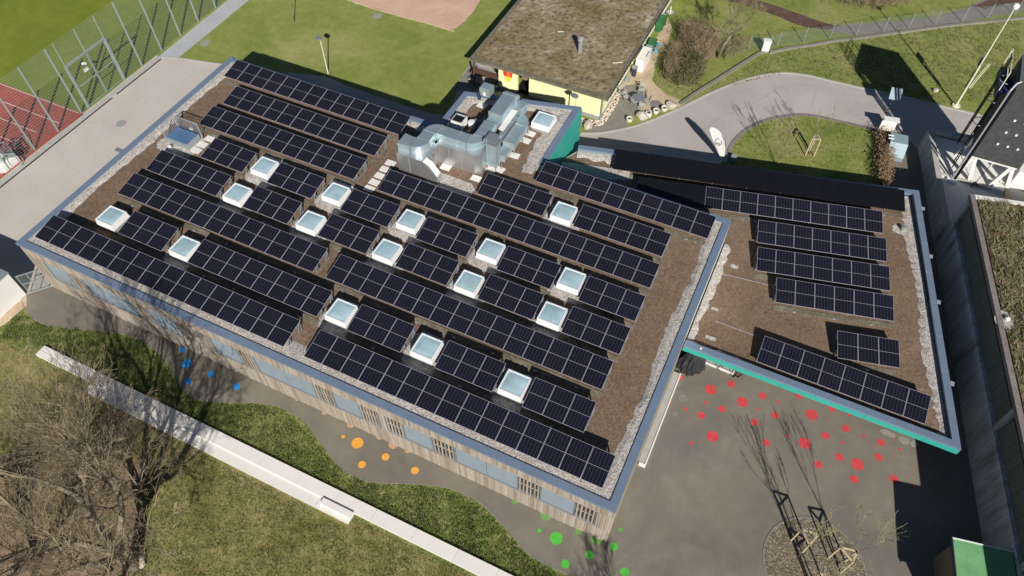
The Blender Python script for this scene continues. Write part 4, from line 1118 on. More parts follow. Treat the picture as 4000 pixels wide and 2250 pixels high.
# the duct along its route
def duct(nm, P, w, h, ztop, mat='steel'):
    """rectangular duct along a plan polyline"""
    n = len(P)
    Lp, Rp = [], []
    for i in range(n):
        a = P[max(i - 1, 0)]; b = P[min(i + 1, n - 1)]
        d = math.hypot(b[0] - a[0], b[1] - a[1]) or 1
        nx, ny = -(b[1] - a[1]) / d, (b[0] - a[0]) / d
        ww = w[i] / 2 if isinstance(w, list) else w / 2
        Lp.append((P[i][0] + nx * ww, P[i][1] + ny * ww)); Rp.append((P[i][0] - nx * ww, P[i][1] - ny * ww))
    V = [(x, y, ztop) for x, y in Lp] + [(x, y, ztop) for x, y in Rp] + [(x, y, ztop - h) for x, y in Lp] + [(x, y, ztop - h) for x, y in Rp]
    F = []
    for i in range(n - 1):
        F += [(i, n + i, n + i + 1, i + 1), (2 * n + i, 2 * n + i + 1, 3 * n + i + 1, 3 * n + i), (i, i + 1, 2 * n + i + 1, 2 * n + i), (n + i + 1, n + i, 3 * n + i, 3 * n + i + 1)]
    F += [(0, 2 * n, 3 * n, n), (n - 1, 2 * n - 1, 4 * n - 1, 3 * n - 1)]
    mb = MB(); mb.add(V, F)
    return mb.build(nm, MAT[mat], plant)
def flange(x, y, ax, w, h, ztop):
    mb = MB()
    if ax == 'x': mb.box(x - .025, y - w / 2 - .03, ztop - h - .03, x + .025, y + w / 2 + .03, ztop + .03)
    else: mb.box(x - w / 2 - .03, y - .025, ztop - h - .03, x + w / 2 + .03, y + .025, ztop + .03)
    mb.build('flange', MAT['galv'], plant)
def arc(cx, cy, r, a0, a1, n=8): return [(cx + r * math.cos(math.radians(a0 + (a1 - a0) * k / n)), cy + r * math.sin(math.radians(a0 + (a1 - a0) * k / n))) for k in range(n + 1)]
W, H = .84, .60
duct('intake_horn', [(-10.92, 8.25), (-10.15, 8.25)], [1.05, W], H + .05, ZD)
flange(-10.12, 8.25, 'x', W, H, ZD)
duct('duct_elbow', arc(-10.05, 8.72, .47, -90, 0), W * .98, H, ZD)
# carries on north from the first bend
duct('duct_section', [(-9.60, 8.80), (-9.60, 9.60)], W, H, ZD); flange(-9.6, 8.78, 'y', W, H, ZD); flange(-9.6, 9.6, 'y', W, H, ZD)
duct('duct_elbow', arc(-9.13, 9.62, .47, 180, 90), W * .98, H, ZD)
flange(-9.1, 10.08, 'x', W, H, ZD)
duct('duct_section', [(-9.08, 10.06), (-7.75, 10.06)], W, H, ZD); flange(-7.72, 10.06, 'x', W, H, ZD)
duct('duct_section', [(-7.70, 10.06), (-7.02, 10.06)], W, H, ZD); flange(-7.0, 10.06, 'x', W, H, ZD)
duct('duct_elbow', arc(-6.98, 10.56, .50, -90, 0), W * .98, H, ZD, 'bluegrey')
flange(-6.47, 10.60, 'y', W, H, ZD)
duct('duct_section', [(-6.44, 10.63), (-6.44, 12.06)], W, H, ZD + .02); flange(-6.44, 12.08, 'y', W, H, ZD)
duct('duct_section', [(-6.43, 12.1), (-6.43, 12.78)], W * .96, H * .9, ZD - .1, 'bluegrey'); flange(-6.42, 12.8, 'y', .95, H + .25, ZD + .2)
duct('duct_section', [(-6.40, 12.82), (-6.40, 14.95)], .95, .85, ZD + .2); flange(-6.4, 14.97, 'y', .95, .85, ZD + .2)
# drop at the north end
mb = MB()
for k in range(6):
    a0, a1 = k * 15, (k + 1) * 15
    ya, za = 14.98 + .6 * math.sin(math.radians(a0)), ZD - .40 + .6 * math.cos(math.radians(a0))
    yb, zb = 14.98 + .6 * math.sin(math.radians(a1)), ZD - .40 + .6 * math.cos(math.radians(a1))
    mb.add([(-6.87, ya, za), (-5.93, ya, za), (-5.93, yb, zb), (-6.87, yb, zb), (-6.87, 14.98, ZD - .9), (-5.93, 14.98, ZD - .9)], [(0, 1, 2, 3), (0, 3, 4), (1, 5, 2)])
mb.box(-6.87, 14.98, ZR, -5.93, 15.56, ZD - .40)
mb.build('duct_drop', MAT['steel'], plant)
duct('duct_section', [(-5.93, 15.1), (-5.3, 15.0)], .7, .7, ZD - .4)
# long silencer housing beside the big duct
box_part('silencer', -5.90, 12.2, 4.9, -5.55, 14.4, 5.95, 'steel_side')
box_part('silencer_lit_face', -5.92, 12.18, 5.952, -5.53, 14.42, 5.99, 'white')  # sunlit face of the silencer put in as a white plate
# lower east duct on legs
duct('duct_elbow', arc(-5.75, 13.95, .72, 0, 75), .80, .55, 5.32, 'bluegrey')
flange(-5.05, 13.92, 'y', .84, .55, 5.34)
duct('duct_section', [(-5.05, 13.9), (-5.05, 12.0)], .84, .55, 5.34); flange(-5.05, 11.98, 'y', .84, .55, 5.34)
duct('duct_section', [(-5.12, 11.95), (-5.12, 10.9)], .62, .5, 5.1); flange(-5.12, 10.88, 'y', .62, .5, 5.1)
for x, y in ((-4.70, 14.35), (-4.70, 13.45), (-4.72, 12.1), (-4.85, 10.45), (-5.55, 10.40), (-8.29, 9.05)):
    if y != 9.05:
        MB().bar((x, y, ZR + .04), (x, y, 5.0 if y > 11 else 4.8), .05).build('leg', MAT['galv'], plant)
for x, y in ((-4.60, 14.5), (-4.60, 13.72), (-4.65, 12.05), (-4.98, 10.42), (-8.29, 9.05), (-5.5, 10.2), (-8.96, 15.72), (-6.0, 9.0)):
    inst('stepping_slab', slab, roof, (x, y, ZR + .006), (0, 0, RND.uniform(-.1, .1)), world=True)
# exhaust stack with open hood
sx, sy = -5.42, 10.45
box_part('stack', sx - .36, sy - .36, 4.75, sx + .36, sy + .36, 6.35, 'steel')
mb = MB(); mb.box(sx - .42, sy - .42, 6.35, sx + .42, sy + .42, 6.41); mb.build('flange', MAT['galv'], plant)
mb = MB(); mb.box(sx - .42, sy - .42, 4.72, sx + .42, sy + .42, 4.78); mb.build('flange', MAT['galv'], plant)
V = [(sx - .36, sy - .36, 6.41), (sx + .36, sy - .36, 6.41), (sx + .36, sy + .36, 6.41), (sx - .36, sy + .36, 6.41), (sx - .52, sy - .52, 6.72), (sx + .52, sy - .52, 6.72), (sx + .52, sy + .52, 6.72), (sx - .52, sy + .52, 6.72)]
MB().hexa(V).build('stack_hood', MAT['steel_side'], plant)
box_part('stack_opening', sx - .4, sy - .4, 6.722, sx + .4, sy + .4, 6.74, 'sill')
for a, b in ((sx - .45, sy - .5), (sx + .3, sy + .3)):
    box_part('stack_flap', a, b, 6.742, a + .16, b + .22, 6.9, 'steel')
for dx_ in (-.3, .3):
    for dy_ in (-.3, .3):
        MB().bar((sx + dx_, sy + dy_, ZR), (sx + dx_, sy + dy_, 4.73), .04).build('leg', MAT['galv'], plant)
# rooftop fan box with dark grille, cable tray, small pipes
t = thing('roof_fan', 'white square roof fan box with dark grille on the plant wing', 'fan', (-9.0, 12.4, ZR))
f0 = (-9.09, 12.86)
fx, fy = f0
MB().box(fx - .62, fy - .35, ZR + .25, fx + .22, fy + .5, ZR + .85).build('housing', MAT['white'], t)
MB().box(fx - .56, fy - .29, ZR + .852, fx + .16, fy + .44, ZR + .87).build('grille', MAT['dark'], t)
MB().box(fx - .50, fy + .36, ZR + .872, fx + .10, fy + .42, ZR + .89).build('trim', MAT['white'], t)
mb = MB(); mb.lathe([(.22, 0), (.26, .5), (.24, .56), (.02, .58)], (fx + .62, fy + .35, ZR + .1), 14); mb.build('fan_bell', MAT['white'], t)
MB().box(fx - .75, fy - .7, ZR + .02, fx + .5, fy - .36, ZR + .3).build('base', MAT['sill'], t)
t = thing('cable_tray', 'grey cable trays and small pipes between the ducts and the fan', 'cable tray', (-7.8, 12.5, ZR))
for a, b in (((-8.45, 12.51), (-8.22, 13.79)), ((-8.30, 13.17), (-8.07, 14.56)), ((-9.70, 12.79), (-8.59, 12.45))):
    MB().bar((a[0], a[1], ZR + .2), (b[0], b[1], ZR + .2), .14, .08).build('tray', MAT['sill'], t)
q = (-8.28, 13.47)
MB().box(q[0] - .2, q[1] - .2, ZR + .1, q[0] + .2, q[1] + .2, ZR + .6).build('junction_box', MAT['sill'], t)
q = (-9.95, 12.56)
MB().bar((q[0], q[1], ZR), (q[0] + .02, q[1] + .02, ZR + .45), .14).build('pipe', MAT['white'], t)
# weather station cage at the north edge
q = (-8.97, 16.48)
t = thing('weather_cage', 'small glass sided cage unit at the north edge of the plant wing', 'rooftop unit', (q[0], q[1], ZR))
MB().box(q[0] - .4, q[1] - .3, ZR + .5, q[0] + .4, q[1] + .45, ZR + 1.1).build('housing', MAT['galv'], t)
mb = MB()
MB().box(q[0] - .33, q[1] - .23, ZR + 1.102, q[0] + .33, q[1] + .38, ZR + 1.13).build('lid', MAT['steel'], t)
for a, b in ((-.36, -.26), (.36, -.26), (.36, .4), (-.36, .4)):
    MB().bar((q[0] + a, q[1] + b, ZR), (q[0] + a, q[1] + b, ZR + .5), .04).build('leg', MAT['galv'], t)
MB().box(q[0] - .10, q[1] - .315, ZR + .55, q[0] + .08, q[1] - .30, ZR + .85).build('label_plate', MAT['white'], t)
q = (-9.41, 16.20)
mb = MB(); mb.lathe([(.12, 0), (.12, .7), (.15, .72), (.1, .75)], (q[0], q[1], ZR), 12)
tag(mb.build('vent_pipe', MAT['coping_dark']), 'dark vent pipe next to the small cage unit', 'vent pipe')
# gravel and substrate details near the plant
patch((-7.2, 7.6), 1.6, .9, z=ZR + .006)

# ================================================================ YELLOW CLUBHOUSE
club = thing('clubhouse', 'pale yellow clubhouse under a mossy brown roof', 'building', (-7, 29, 0))
ZE = 2.75
cx0, cx1, cy0, cy1 = -13.35, -1.62, 21.95, 44.0
WX0, WX1, WY0, WY1 = -11.12, -2.25, 22.75, 43.5
# walls around the open doorway
DX0, DX1 = -9.45, -8.42
wall = MB()
wall.box(WX0, WY0, 0.35, DX0, WY0 + .25, ZE - .12); wall.box(DX1, WY0, .35, WX1, WY0 + .25, ZE - .12); wall.box(DX0, WY0 + .01, 2.25, DX1, WY0 + .24, ZE - .12)
wall.box(WX1 - .25, WY0 + .25, .35, WX1, WY1, ZE - .12); wall.box(WX0, WY0 + .25, .35, WX0 + .25, WY1, ZE - .12); wall.box(WX0 + .25, WY1 - .25, .35, WX1 - .25, WY1, ZE - .12)
wall.build('wall', MAT['yellow_wall'], club, kind='stuff')
pl = MB(); pl.box(WX0 - .02, WY0 - .03, 0, DX0, WY0 + .2, .348); pl.box(DX1, WY0 - .03, 0, WX1 + .03, WY0 + .2, .348); pl.box(WX1 - .2, WY0 + .2, 0, WX1 + .03, WY1, .348)
pl.build('plinth', MAT['plinth'], club, kind='stuff')
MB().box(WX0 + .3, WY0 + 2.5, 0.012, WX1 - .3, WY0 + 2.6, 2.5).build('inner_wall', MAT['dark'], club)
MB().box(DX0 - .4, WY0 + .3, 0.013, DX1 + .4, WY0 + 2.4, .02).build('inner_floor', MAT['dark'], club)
mb = MB(); cpx, cpz = -8.95, 1.75
mb.add([(cpx + .33 * math.cos(k * PI / 12) * .9, WY0 + .4, cpz + .42 * math.sin(k * PI / 12) * (1 if k < 12 else 1)) for k in range(24)], [tuple(range(24))])
mb.build('round_notice', MAT['plywood'], club)
rf = MB(); rf.box(cx0, cy0, ZE - .12, cx1, cy1, ZE)
rf.box(cx0, cy0, ZE, cx1, cy0 + .12, ZE + .05)
roofc = rf.build('roof', MAT['moss'], club, kind='stuff')
# uneven sedum cover as real relief
nx, ny = 118, 220
gx = np.linspace(cx0 + .35, cx1 - .3, nx); gy = np.linspace(cy0 + .45, cy1, ny)
rs = np.random.RandomState(4)
Z = np.zeros((ny, nx))
for s_, amp in ((5, .05), (12, .035), (30, .03)):
    g = rs.rand(ny // s_ * 2 + 3, nx // s_ * 2 + 3)
    yi = np.linspace(0, g.shape[0] - 1.01, ny); xi = np.linspace(0, g.shape[1] - 1.01, nx)
    y0_ = yi.astype(int); x0_ = xi.astype(int); fy_ = (yi - y0_)[:, None]; fx_ = (xi - x0_)[None, :]
    Z += amp * (g[np.ix_(y0_, x0_)] * (1 - fy_) * (1 - fx_) + g[np.ix_(y0_ + 1, x0_)] * fy_ * (1 - fx_) + g[np.ix_(y0_, x0_ + 1)] * (1 - fy_) * fx_ + g[np.ix_(y0_ + 1, x0_ + 1)] * fy_ * fx_)
V = [(gx[i], gy[j], ZE + .01 + Z[j, i]) for j in range(ny) for i in range(nx)]
F = [(j * nx + i, j * nx + i + 1, (j + 1) * nx + i + 1, (j + 1) * nx + i) for j in range(ny - 1) for i in range(nx - 1)]
mb = MB(); mb.add(V, F); mb.build('sedum_cover', MAT['sedum'], roofc, kind='stuff')
mb = MB()
for k in range(58):
    y = cy0 + .5 + k * .37
    mb.box(cx1 + .02, y, ZE - .05, cx1 + .09, y + .22, ZE + .01)
mb.build('eave_clips', MAT['coping_dark'], club, kind='stuff')
MB().box(cx1, cy0, ZE - .13, cx1 + .02, cy1, ZE + .02).build('gutter', MAT['coping_dark'], club)
mb = MB(); mb.bar((WX1 + .07, WY0 - .08, 0.05), (WX1 + .07, WY0 - .08, ZE - .14), .10); mb.build('downpipe', MAT['galv'], club)
# chimney
t = thing('chimney_flue', 'round steel chimney flue standing on the mossy roof', 'chimney', (-5.72, 26.51))
q = (-5.72, 26.51)
mb = MB(); mb.lathe([(.17, 0), (.17, 1.15)], (q[0], q[1], ZE), 16); mb.build('pipe', MAT['galv'], t)
for k in range(3):
    mb = MB(); mb.lathe([(.13, 0), (.21, .015), (.21, .04), (.13, .06)], (q[0], q[1], ZE + 1.16 + k * .11), 16); mb.build('ring', MAT['alu'], t)
mb = MB(); mb.lathe([(.13, 0), (.13, .32), (.02, .36)], (q[0], q[1], ZE + 1.15), 12); mb.build('cap', MAT['galv'], t)
for k, (q1, q2) in enumerate((((-8.36, 28.21), (-7.88, 28.39)), ((-2.82, 26.25), (-2.13, 26.63)))):
    tag(MB().bar((q1[0], q1[1], ZE + .12), (q2[0], q2[1], ZE + .16), .04).build('roof_stick', MAT['concrete']), ('short pale stick lying west of the chimney flue', 'pale stick lying near the east edge of the mossy roof')[k], 'stick')
# crest painted on the wall
yw = WY0 - .006
crx0, crx1, crz0, crz1 = -10.74, -9.85, .95, 2.30
cm_ = (crx0 + crx1) / 2
def wallpoly(P, name, mat, dy=0.0):
    mb = MB(); mb.add([(x, yw - dy, z) for x, z in P], [tuple(range(len(P)))])
    return mb.build(name, MAT[mat], club)
wallpoly([(crx0, 2.26), (crx1, 2.26), (crx1, 2.02), (crx0, 2.02)], 'crest_band', 'yellow')
wallpoly([(crx0 + .01, 2.01), (crx1 - .01, 2.01), (crx1 - .08, 1.52), (crx0 + .08, 1.52)], 'crest_field', 'red')
wallpoly([(crx0 + .09, 1.51), (crx1 - .09, 1.51), (cm_ + .22, 1.12), (cm_, .98), (cm_ - .22, 1.12)], 'crest_point', 'yellow')
def wall_text(s, x, z, size, mat, dy, parent=None, loc=None, rot=None):
    cu = bpy.data.curves.new('lettering', 'FONT'); cu.body = s; cu.size = size; cu.align_x = 'CENTER'
    tmp = bpy.data.objects.new('tmp_text', cu)
    me = bpy.data.meshes.new_from_object(tmp)
    bpy.data.objects.remove(tmp); bpy.data.curves.remove(cu)
    me.materials.clear(); me.materials.append(MAT[mat])
    o = bpy.data.objects.new('lettering', me); link(o, parent or club, True)
    o.location = (x, yw - dy, z) if loc is None else loc; o.rotation_euler = (PI / 2, 0, 0) if rot is None else rot
    o['kind'] = 'stuff'
    return o
wall_text('FC LAUSEN 72', cm_, 2.08, .135, 'ink', .006)
wall_text('FCL', cm_ - .24, 1.74, .18, 'ink', .006)
wall_text('72', cm_ + .22, 1.56, .16, 'ink', .006)
# running player in yellow
fig = MB()
for a, b, w in (((-.02, 1.86), (.06, 1.70), .07), ((.06, 1.70), (-.08, 1.62), .05), ((-.08, 1.62), (-.16, 1.56), .04), ((.06, 1.70), (.16, 1.64), .05), ((.02, 1.82), (.15, 1.80), .035), ((-.02, 1.82), (-.12, 1.76), .035)):
    fig.bar((cm_ + a[0], yw - .008, a[1]), (cm_ + b[0], yw - .008, b[1]), w, .004)
fig.add([(cm_ + .03 + .04 * math.cos(k * PI / 5), yw - .01, 1.92 + .04 * math.sin(k * PI / 5)) for k in range(10)], [tuple(range(10))])
fig.build('crest_player', MAT['yellow'], club, kind='stuff')
# street lamps in front of the wall (behind the plant wing)
def street_lamp(p, h, label, group, rz=0.0):
    t = thing('street_lamp', label, 'street lamp', (p[0], p[1], 0), rz, group)
    mb = MB(); mb.tube([(0, 0, 0), (0, 0, h)], [.055, .04], 8); mb.build('pole', MAT['cream_pole'], t, world=False)
    mb = MB(); mb.add(*(lambda q: (q.V, q.F))(MB().prism([(-.10, -.13), (.1, -.13), (.22, .05), (.16, .45), (-.16, .45), (-.22, .05)], h - .02, h + .09)))
    mb.build('lamp_head', MAT['sill'], t, world=False)
    return t
street_lamp((-24.90, 18.45), 3.3, 'cream lamp post on the lawn north of the school', 'cream street lamps', 1.2)
lp = (-4.28, 23.16)
street_lamp((-3.75, 21.0), 3.0, 'cream lamp post in front of the yellow clubhouse wall', 'cream street lamps', 1.2)
# porch with table and benches
def picnic(p, label):
    t = thing('picnic_table', label, 'picnic table', (p[0], p[1], 0.012), 0)
    MB().box(-1.35, -.38, .70, 1.35, .38, .75).build('tabletop', MAT['brown'], t, world=False)
    MB().box(-1.3, .62, .42, 1.3, .9, .46).build('bench', MAT['greywood'], t, world=False)
    MB().box(-1.3, -.9, .42, 1.3, -.62, .46).build('bench', MAT['greywood'], t, world=False)
    for x in (-1, 1):
        mb = MB(); mb.bar((x, -.8, .40), (x, .8, .40), .07); mb.bar((x, -.35, 0), (x, -.2, .7), .07); mb.bar((x, .35, 0), (x, .2, .7), .07); mb.bar((x, -.75, 0), (x, -.75, .42), .06); mb.bar((x, .75, 0), (x, .75, .42), .06)
        mb.build('trestle', MAT['brown'], t, world=False)
pt = (-12.34, 23.23)
picnic((pt[0] - .1, pt[1]), 'brown picnic table with benches under the clubhouse porch')
t = thing('wood_shelf', 'grey slatted rack in the porch corner behind the picnic table', 'rack', (-12.0, 25.4, 0))
MB().box(-12.5, 25.2, .1, -11.3, 25.7, .9).build('crate_body', MAT['greywood'], t)
MB().box(-12.5, 25.2, .92, -11.3, 25.7, .98).build('top', MAT['galv'], t)
for x, y in ((-13.1, 22.3), (-13.1, 30), (-13.1, 37)):
    MB().box(x - .06, y - .06, 0, x + .06, y + .06, ZE - .13).build('porch_post', MAT['brown'], club)

# things beside the east wall of the clubhouse
t = thing('storage_cabinet', 'long white storage cabinet standing against the clubhouse east wall', 'cabinet', (-1.0, 28, 0))
q = [(-1.78, 31.09), (-1.15, 30.95), (-1.09, 29.24)]
MB().box(-1.92, 29.9, 0.01, -1.22, 31.85, 1.10).build('body', MAT['white'], t)
MB().box(-1.95, 29.87, 1.102, -1.18, 31.88, 1.14).build('lid', MAT['white'], t)
MB().box(-1.32, 30.5, 1.142, -1.24, 31.4, 1.155).build('handle_strip', MAT['sill'], t)
MB().box(-1.215, 30.4, .2, -1.205, 31.4, .95).build('door', MAT['concrete'], t)
t = thing('rubbish_bin', 'dark oval bin with a grey lid beside the white cabinet', 'bin', (-1.75, 29.2, 0))
mb = MB(); mb.lathe([(.19, 0), (.23, .80)], (-1.75, 29.25, .01), 18); mb.build('body', MAT['coping_dark'], t)
mb = MB(); mb.lathe([(.27, 0), (.27, .05), (.06, .09)], (-1.75, 29.25, .815), 18); mb.build('lid', MAT['galv'], t)
tag(MB().box(-1.90, 31.95, .01, -1.35, 32.75, .80).build('grey_box', MAT['bluegrey']), 'grey topped box between the white cabinet and the blue bags', 'box')
tag(MB().box(-2.15, 28.1, .01, -1.8, 28.6, .28).build('low_crate', MAT['galv']), 'low grey crate nearest the dark oval bin', 'crate')
tag(MB().box(-2.18, 26.7, .01, -1.82, 27.2, .38).build('low_crate', MAT['concrete_mid']), 'paler low crate nearest the clubhouse corner', 'crate')
def bin_(p, w, d, h, label, m='green_bin', rz=0.0):
    t = thing('wheelie_bin', label, 'bin', (p[0], p[1], .01), rz)
    mb = MB(); mb.hexa([(-w * .42, -d * .42, .06), (w * .42, -d * .42, .06), (w * .42, d * .42, .06), (-w * .42, d * .42, .06), (-w / 2, -d / 2, h), (w / 2, -d / 2, h), (w / 2, d / 2, h), (-w / 2, d / 2, h)]); mb.build('body', MAT[m], t, world=False)
    mb = MB(); mb.prism([(-w * .54, -d * .54), (w * .54, -d * .54), (w * .54, d * .56), (-w * .54, d * .56)], h, [h + .04, h + .04, h + .10, h + .10]); mb.build('lid', MAT[m], t, world=False)
    for s in (-1, 1):
        mb = MB(); mb.tube([(s * w * .4, d * .42, .10), (s * w * .48, d * .42, .10)], .10, 10); mb.build('wheel', MAT['black_steel'], t, world=False)
g1 = (-1.89, 36.18); g2 = (-2.27, 37.38); g3 = (-2.06, 34.49)
bin_((g1[0], g1[1]), .55, .62, .9, 'bright green wheelie bin by the sandy path')
bin_((-1.85, 37.1), .5, .5, .8, 'dark green bin tucked under the clubhouse eave')
bin_((-1.62, 33.5), .6, .6, .7, 'green bin with blue bags spilling around it')
for k, (x, y) in enumerate(((-1.15, 33.1), (-1.2, 34.1))):
    mb = MB(); mb.lathe([(.04, 0), (.16, .04), (.19, .13), (.12, .22), (.03, .28)], (x, y, .01), 10)
    tag(mb.build('plastic_bag', MAT['bluebag']), ('blue bag lying nearest the white cabinet', 'blue bag on the sandy side of the green bin')[k], 'bag')
q = (-1.76, 38.92)
t = thing('satellite_dish', 'small white dish lying on the grass at the path', 'dish', (q[0], q[1], 0))
mb = MB(); mb.lathe([(.04, .05), (.25, .12), (.38, .28), (.36, .28), (.22, .15), (.02, .08)], (q[0], q[1], 0.02), 16); mb.build('dish', MAT['galv'], t)
mb = MB(); mb.bar((q[0], q[1], .1), (q[0] - .05, q[1] + .3, .7), .05); mb.build('arm', MAT['white'], t)

# cobbles along the clubhouse corner, each stone its own
COB = []
area = [(-2.64, 21.99), (-2.09, 22.00), (-1.83, 22.47), (-1.77, 26.83), (-2.19, 26.72), (-2.22, 23.78), (-2.22, 22.63), (-3.57, 22.34), (-3.50, 22.02)]
def inside(p, P):
    r = False
    for i in range(len(P)):
        a, b = P[i], P[i - 1]
        if (a[1] > p[1]) != (b[1] > p[1]) and p[0] < (b[0] - a[0]) * (p[1] - a[1]) / (b[1] - a[1]) + a[0]: r = not r
    return r
xs = [p[0] for p in area]; ys = [p[1] for p in area]
bed = sheet('cobble_bed', jagged(area, .03, .3), 0.014, MAT['bark'])
stones = []
for k in range(4):
    mb = MB(); rr = random.Random(k)
    V = [];
    prof = [(0.0, .02), (.09, .10)]
    base = [(1 + rr.uniform(-.18, .18)) for _ in range(8)]
    V = [(.13 * base[i] * math.cos(i * PI / 4), .10 * base[i] * math.sin(i * PI / 4), 0) for i in range(8)] + [(.10 * base[i] * math.cos(i * PI / 4), .075 * base[i] * math.sin(i * PI / 4), .07) for i in range(8)] + [(0, 0, .10)]
    F = [(i, (i + 1) % 8, 8 + (i + 1) % 8, 8 + i) for i in range(8)] + [(8 + i, 8 + (i + 1) % 8, 16) for i in range(8)]
    stones.append(mesh_of('cobble', V, F, MAT['pebble']))
n = 0; tries = 0
while n < 190 and tries < 30000:
    tries += 1
    p = (RND.uniform(min(xs), max(xs)), RND.uniform(min(ys), max(ys)))
    if not inside(p, area): continue
    if any((p[0] - c[0]) ** 2 + (p[1] - c[1]) ** 2 < .18 ** 2 for c in COB): continue
    COB.append(p); n += 1
    s_ = RND.uniform(.75, 1.15)
    inst('cobble', stones[n % 4], bed, (p[0], p[1], .012), (0, 0, RND.uniform(0, 6)), (s_, s_, s_))

def boulder(p, r, label, sz=(1, .8, .7), seed=1, rz=0):
    rr = random.Random(seed)
    bm = bmesh.new(); bmesh.ops.create_icosphere(bm, subdivisions=3, radius=1)
    ph = [(Vector((rr.uniform(-1, 1), rr.uniform(-1, 1), rr.uniform(-1, 1))).normalized(), rr.uniform(.55, .9)) for _ in range(14)]
    for v in bm.verts:
        for d, c_ in ph:
            k = v.co.dot(d)
            if k > c_: v.co -= d * (k - c_) * .85
        v.co += Vector((rr.uniform(-.02, .02), rr.uniform(-.02, .02), rr.uniform(-.02, .02)))
        v.co = Vector((v.co.x * r * sz[0], v.co.y * r * sz[1], v.co.z * r * sz[2]))
    me = bpy.data.meshes.new('boulder'); bm.to_mesh(me); bm.free(); me.materials.append(MAT['stone'])
    o = bpy.data.objects.new('boulder', me); link(o); o.location = (p[0], p[1], r * sz[2] * .55); o.rotation_euler = (0, 0, rz)
    return tag(o, label, 'boulder')
boulder((-2.72, 21.48), .48, 'tall pale boulder at the turquoise corner of the school', (.75, .95, 1.0), 3)
boulder((0.72, 24.43), .55, 'large two toned boulder between the planters by the road', (1.1, .85, .65), 5)
boulder((2.33, 26.80), .48, 'grey white boulder at the east end of the planter row', (1.1, .75, .65), 8)
def planter(p, label, r=.25, sq=False):
    t = thing('planter', label, 'planter', (p[0], p[1], .012), 0, 'planters along the road')
    mb = MB()
    if sq:
        mb.hexa([(-.17, -.17, 0), (.17, -.17, 0), (.17, .17, 0), (-.17, .17, 0), (-.22, -.22, .36), (.22, -.22, .36), (.22, .22, .36), (-.22, .22, .36)])
        mb.build('pot', MAT['white'], t, world=False, rz=.35)
        MB().box(-.12, -.12, .362, .12, .12, .375).build('soil', MAT['soil'], t, world=False, rz=.35)
    else:
        mb.lathe([(r * .6, 0), (r * .95, .16), (r * 1.0, .30), (r * .98, .38), (r * .82, .38), (r * .80, .33)], (0, 0, 0), 20)
        mb.build('pot', MAT['pot'], t, world=False)
        mb = MB(); mb.lathe([(r * .79, .32), (.02, .34)], (0, 0, 0), 14); mb.build('soil', MAT['soil'], t, world=False)
planter((-0.10, 23.57), 'round cream planter standing alone at the west end of the row')
planter((1.05, 24.86), 'square white planter beside the large two toned boulder', sq=True)
planter((1.47, 25.41), 'round cream planter between the square white one and its twin')
planter((1.96, 25.99), 'round cream planter touching the grey white boulder')
# cafe table and chairs
def chair(p, rz, label):
    t = thing('garden_chair', label, 'chair', (p[0], p[1], .012), rz, 'folding chairs around the round table')
    for k in range(4): MB().box(-.22, -.21 + k * .11, .43, .22, -.12 + k * .11, .45).build('seat_slat', MAT['concrete_mid'], t, world=False)
    for k in range(3): MB().box(-.22, .235 + k * .015, .55 + k * .12, .22, .25 + k * .015, .64 + k * .12).build('back_slat', MAT['concrete_mid'], t, world=False)
    for sx_ in (-1, 1):
        MB().bar((sx_ * .22, -.26, 0), (sx_ * .22, .18, .46), .028).build('leg', MAT['galv'], t, world=False)
        MB().bar((sx_ * .22, .24, 0), (sx_ * .22, -.18, .44), .028).build('leg', MAT['galv'], t, world=False)
        MB().bar((sx_ * .22, .18, .44), (sx_ * .22, .30, .92), .028).build('back_post', MAT['galv'], t, world=False)
q = (-0.19, 25.78)
t = thing('garden_table', 'round dark grey garden table on the patio', 'table', (q[0], q[1], .012))
mb = MB(); mb.lathe([(.53, .70), (.55, .72), (.53, .745)], (0, 0, 0), 28); mb.build('tabletop', MAT['sill'], t, world=False)
for k in range(4):
    a = k * PI / 2 + .4
    MB().bar((.38 * math.cos(a), .38 * math.sin(a), 0), (.2 * math.cos(a), .2 * math.sin(a), .7), .05).build('leg', MAT['galv'], t, world=False)
for (u_, rz, lb) in (((-0.41, 27.23), .1, 'light slatted chair on the north side of the round table'), ((-0.40, 25.53), 2.6, 'light chair turned away on the southwest side of the round table'),
                    ((-1.18, 25.88), 1.2, 'chair west of the round table, near the cobbles'), ((-1.79, 26.32), 2.0, 'chair farthest from the table, against the clubhouse corner'),
                    ((0.45, 26.18), -1.3, 'dark chair tucked in on the east side of the table'), ((0.29, 25.38), 3.3, 'pale cushioned chair on the south side of the table')):
    chair(u_, rz, lb)
q = (1.13, 26.51)
MB().poly([(q[0] + .5 * math.cos(k * PI / 12), q[1] + .5 * math.sin(k * PI / 12)) for k in range(24)], .02).build('manhole_cover', MAT['gravel_path'], kind='structure')

# ================================================================ HALL, RETAINING WALL AND TOWER (EAST)
hall = thing('concrete_hall', 'long dark concrete hall with a dry grass roof along the east side', 'building', (27, 5, 0))
HZ = 5.0
hd = Vector((27.80 - 23.12, 0.34 - 20.48)).normalized()         # along the west face, heading south
hn = Vector((-hd.y, hd.x)) * -1                                   # points west
if hn.x > 0: hn = -hn
def hp(s, o): return (23.12 + hd.x * s - hn.x * o, 20.48 + hd.y * s - hn.y * o)    # o = metres inside the wall
HS = 29.3                                                        # the taller southern block begins here
MB().prism([hp(0, .45), hp(HS, .45), hp(HS, 30), hp(0, 30)], 0, HZ - .25).build('core', MAT['dark_clad'], hall)
k = 0; s0 = 0.0
while s0 < HS - .1:
    s1 = min(HS, s0 + 7.6)
    MB().prism([hp(s0 + .012, 0), hp(s1 - .012, 0), hp(s1 - .012, .45), hp(s0 + .012, .45)], 0, 2.72).build('wall_panel', MAT['concrete_wall'], hall)
    s0 = s1
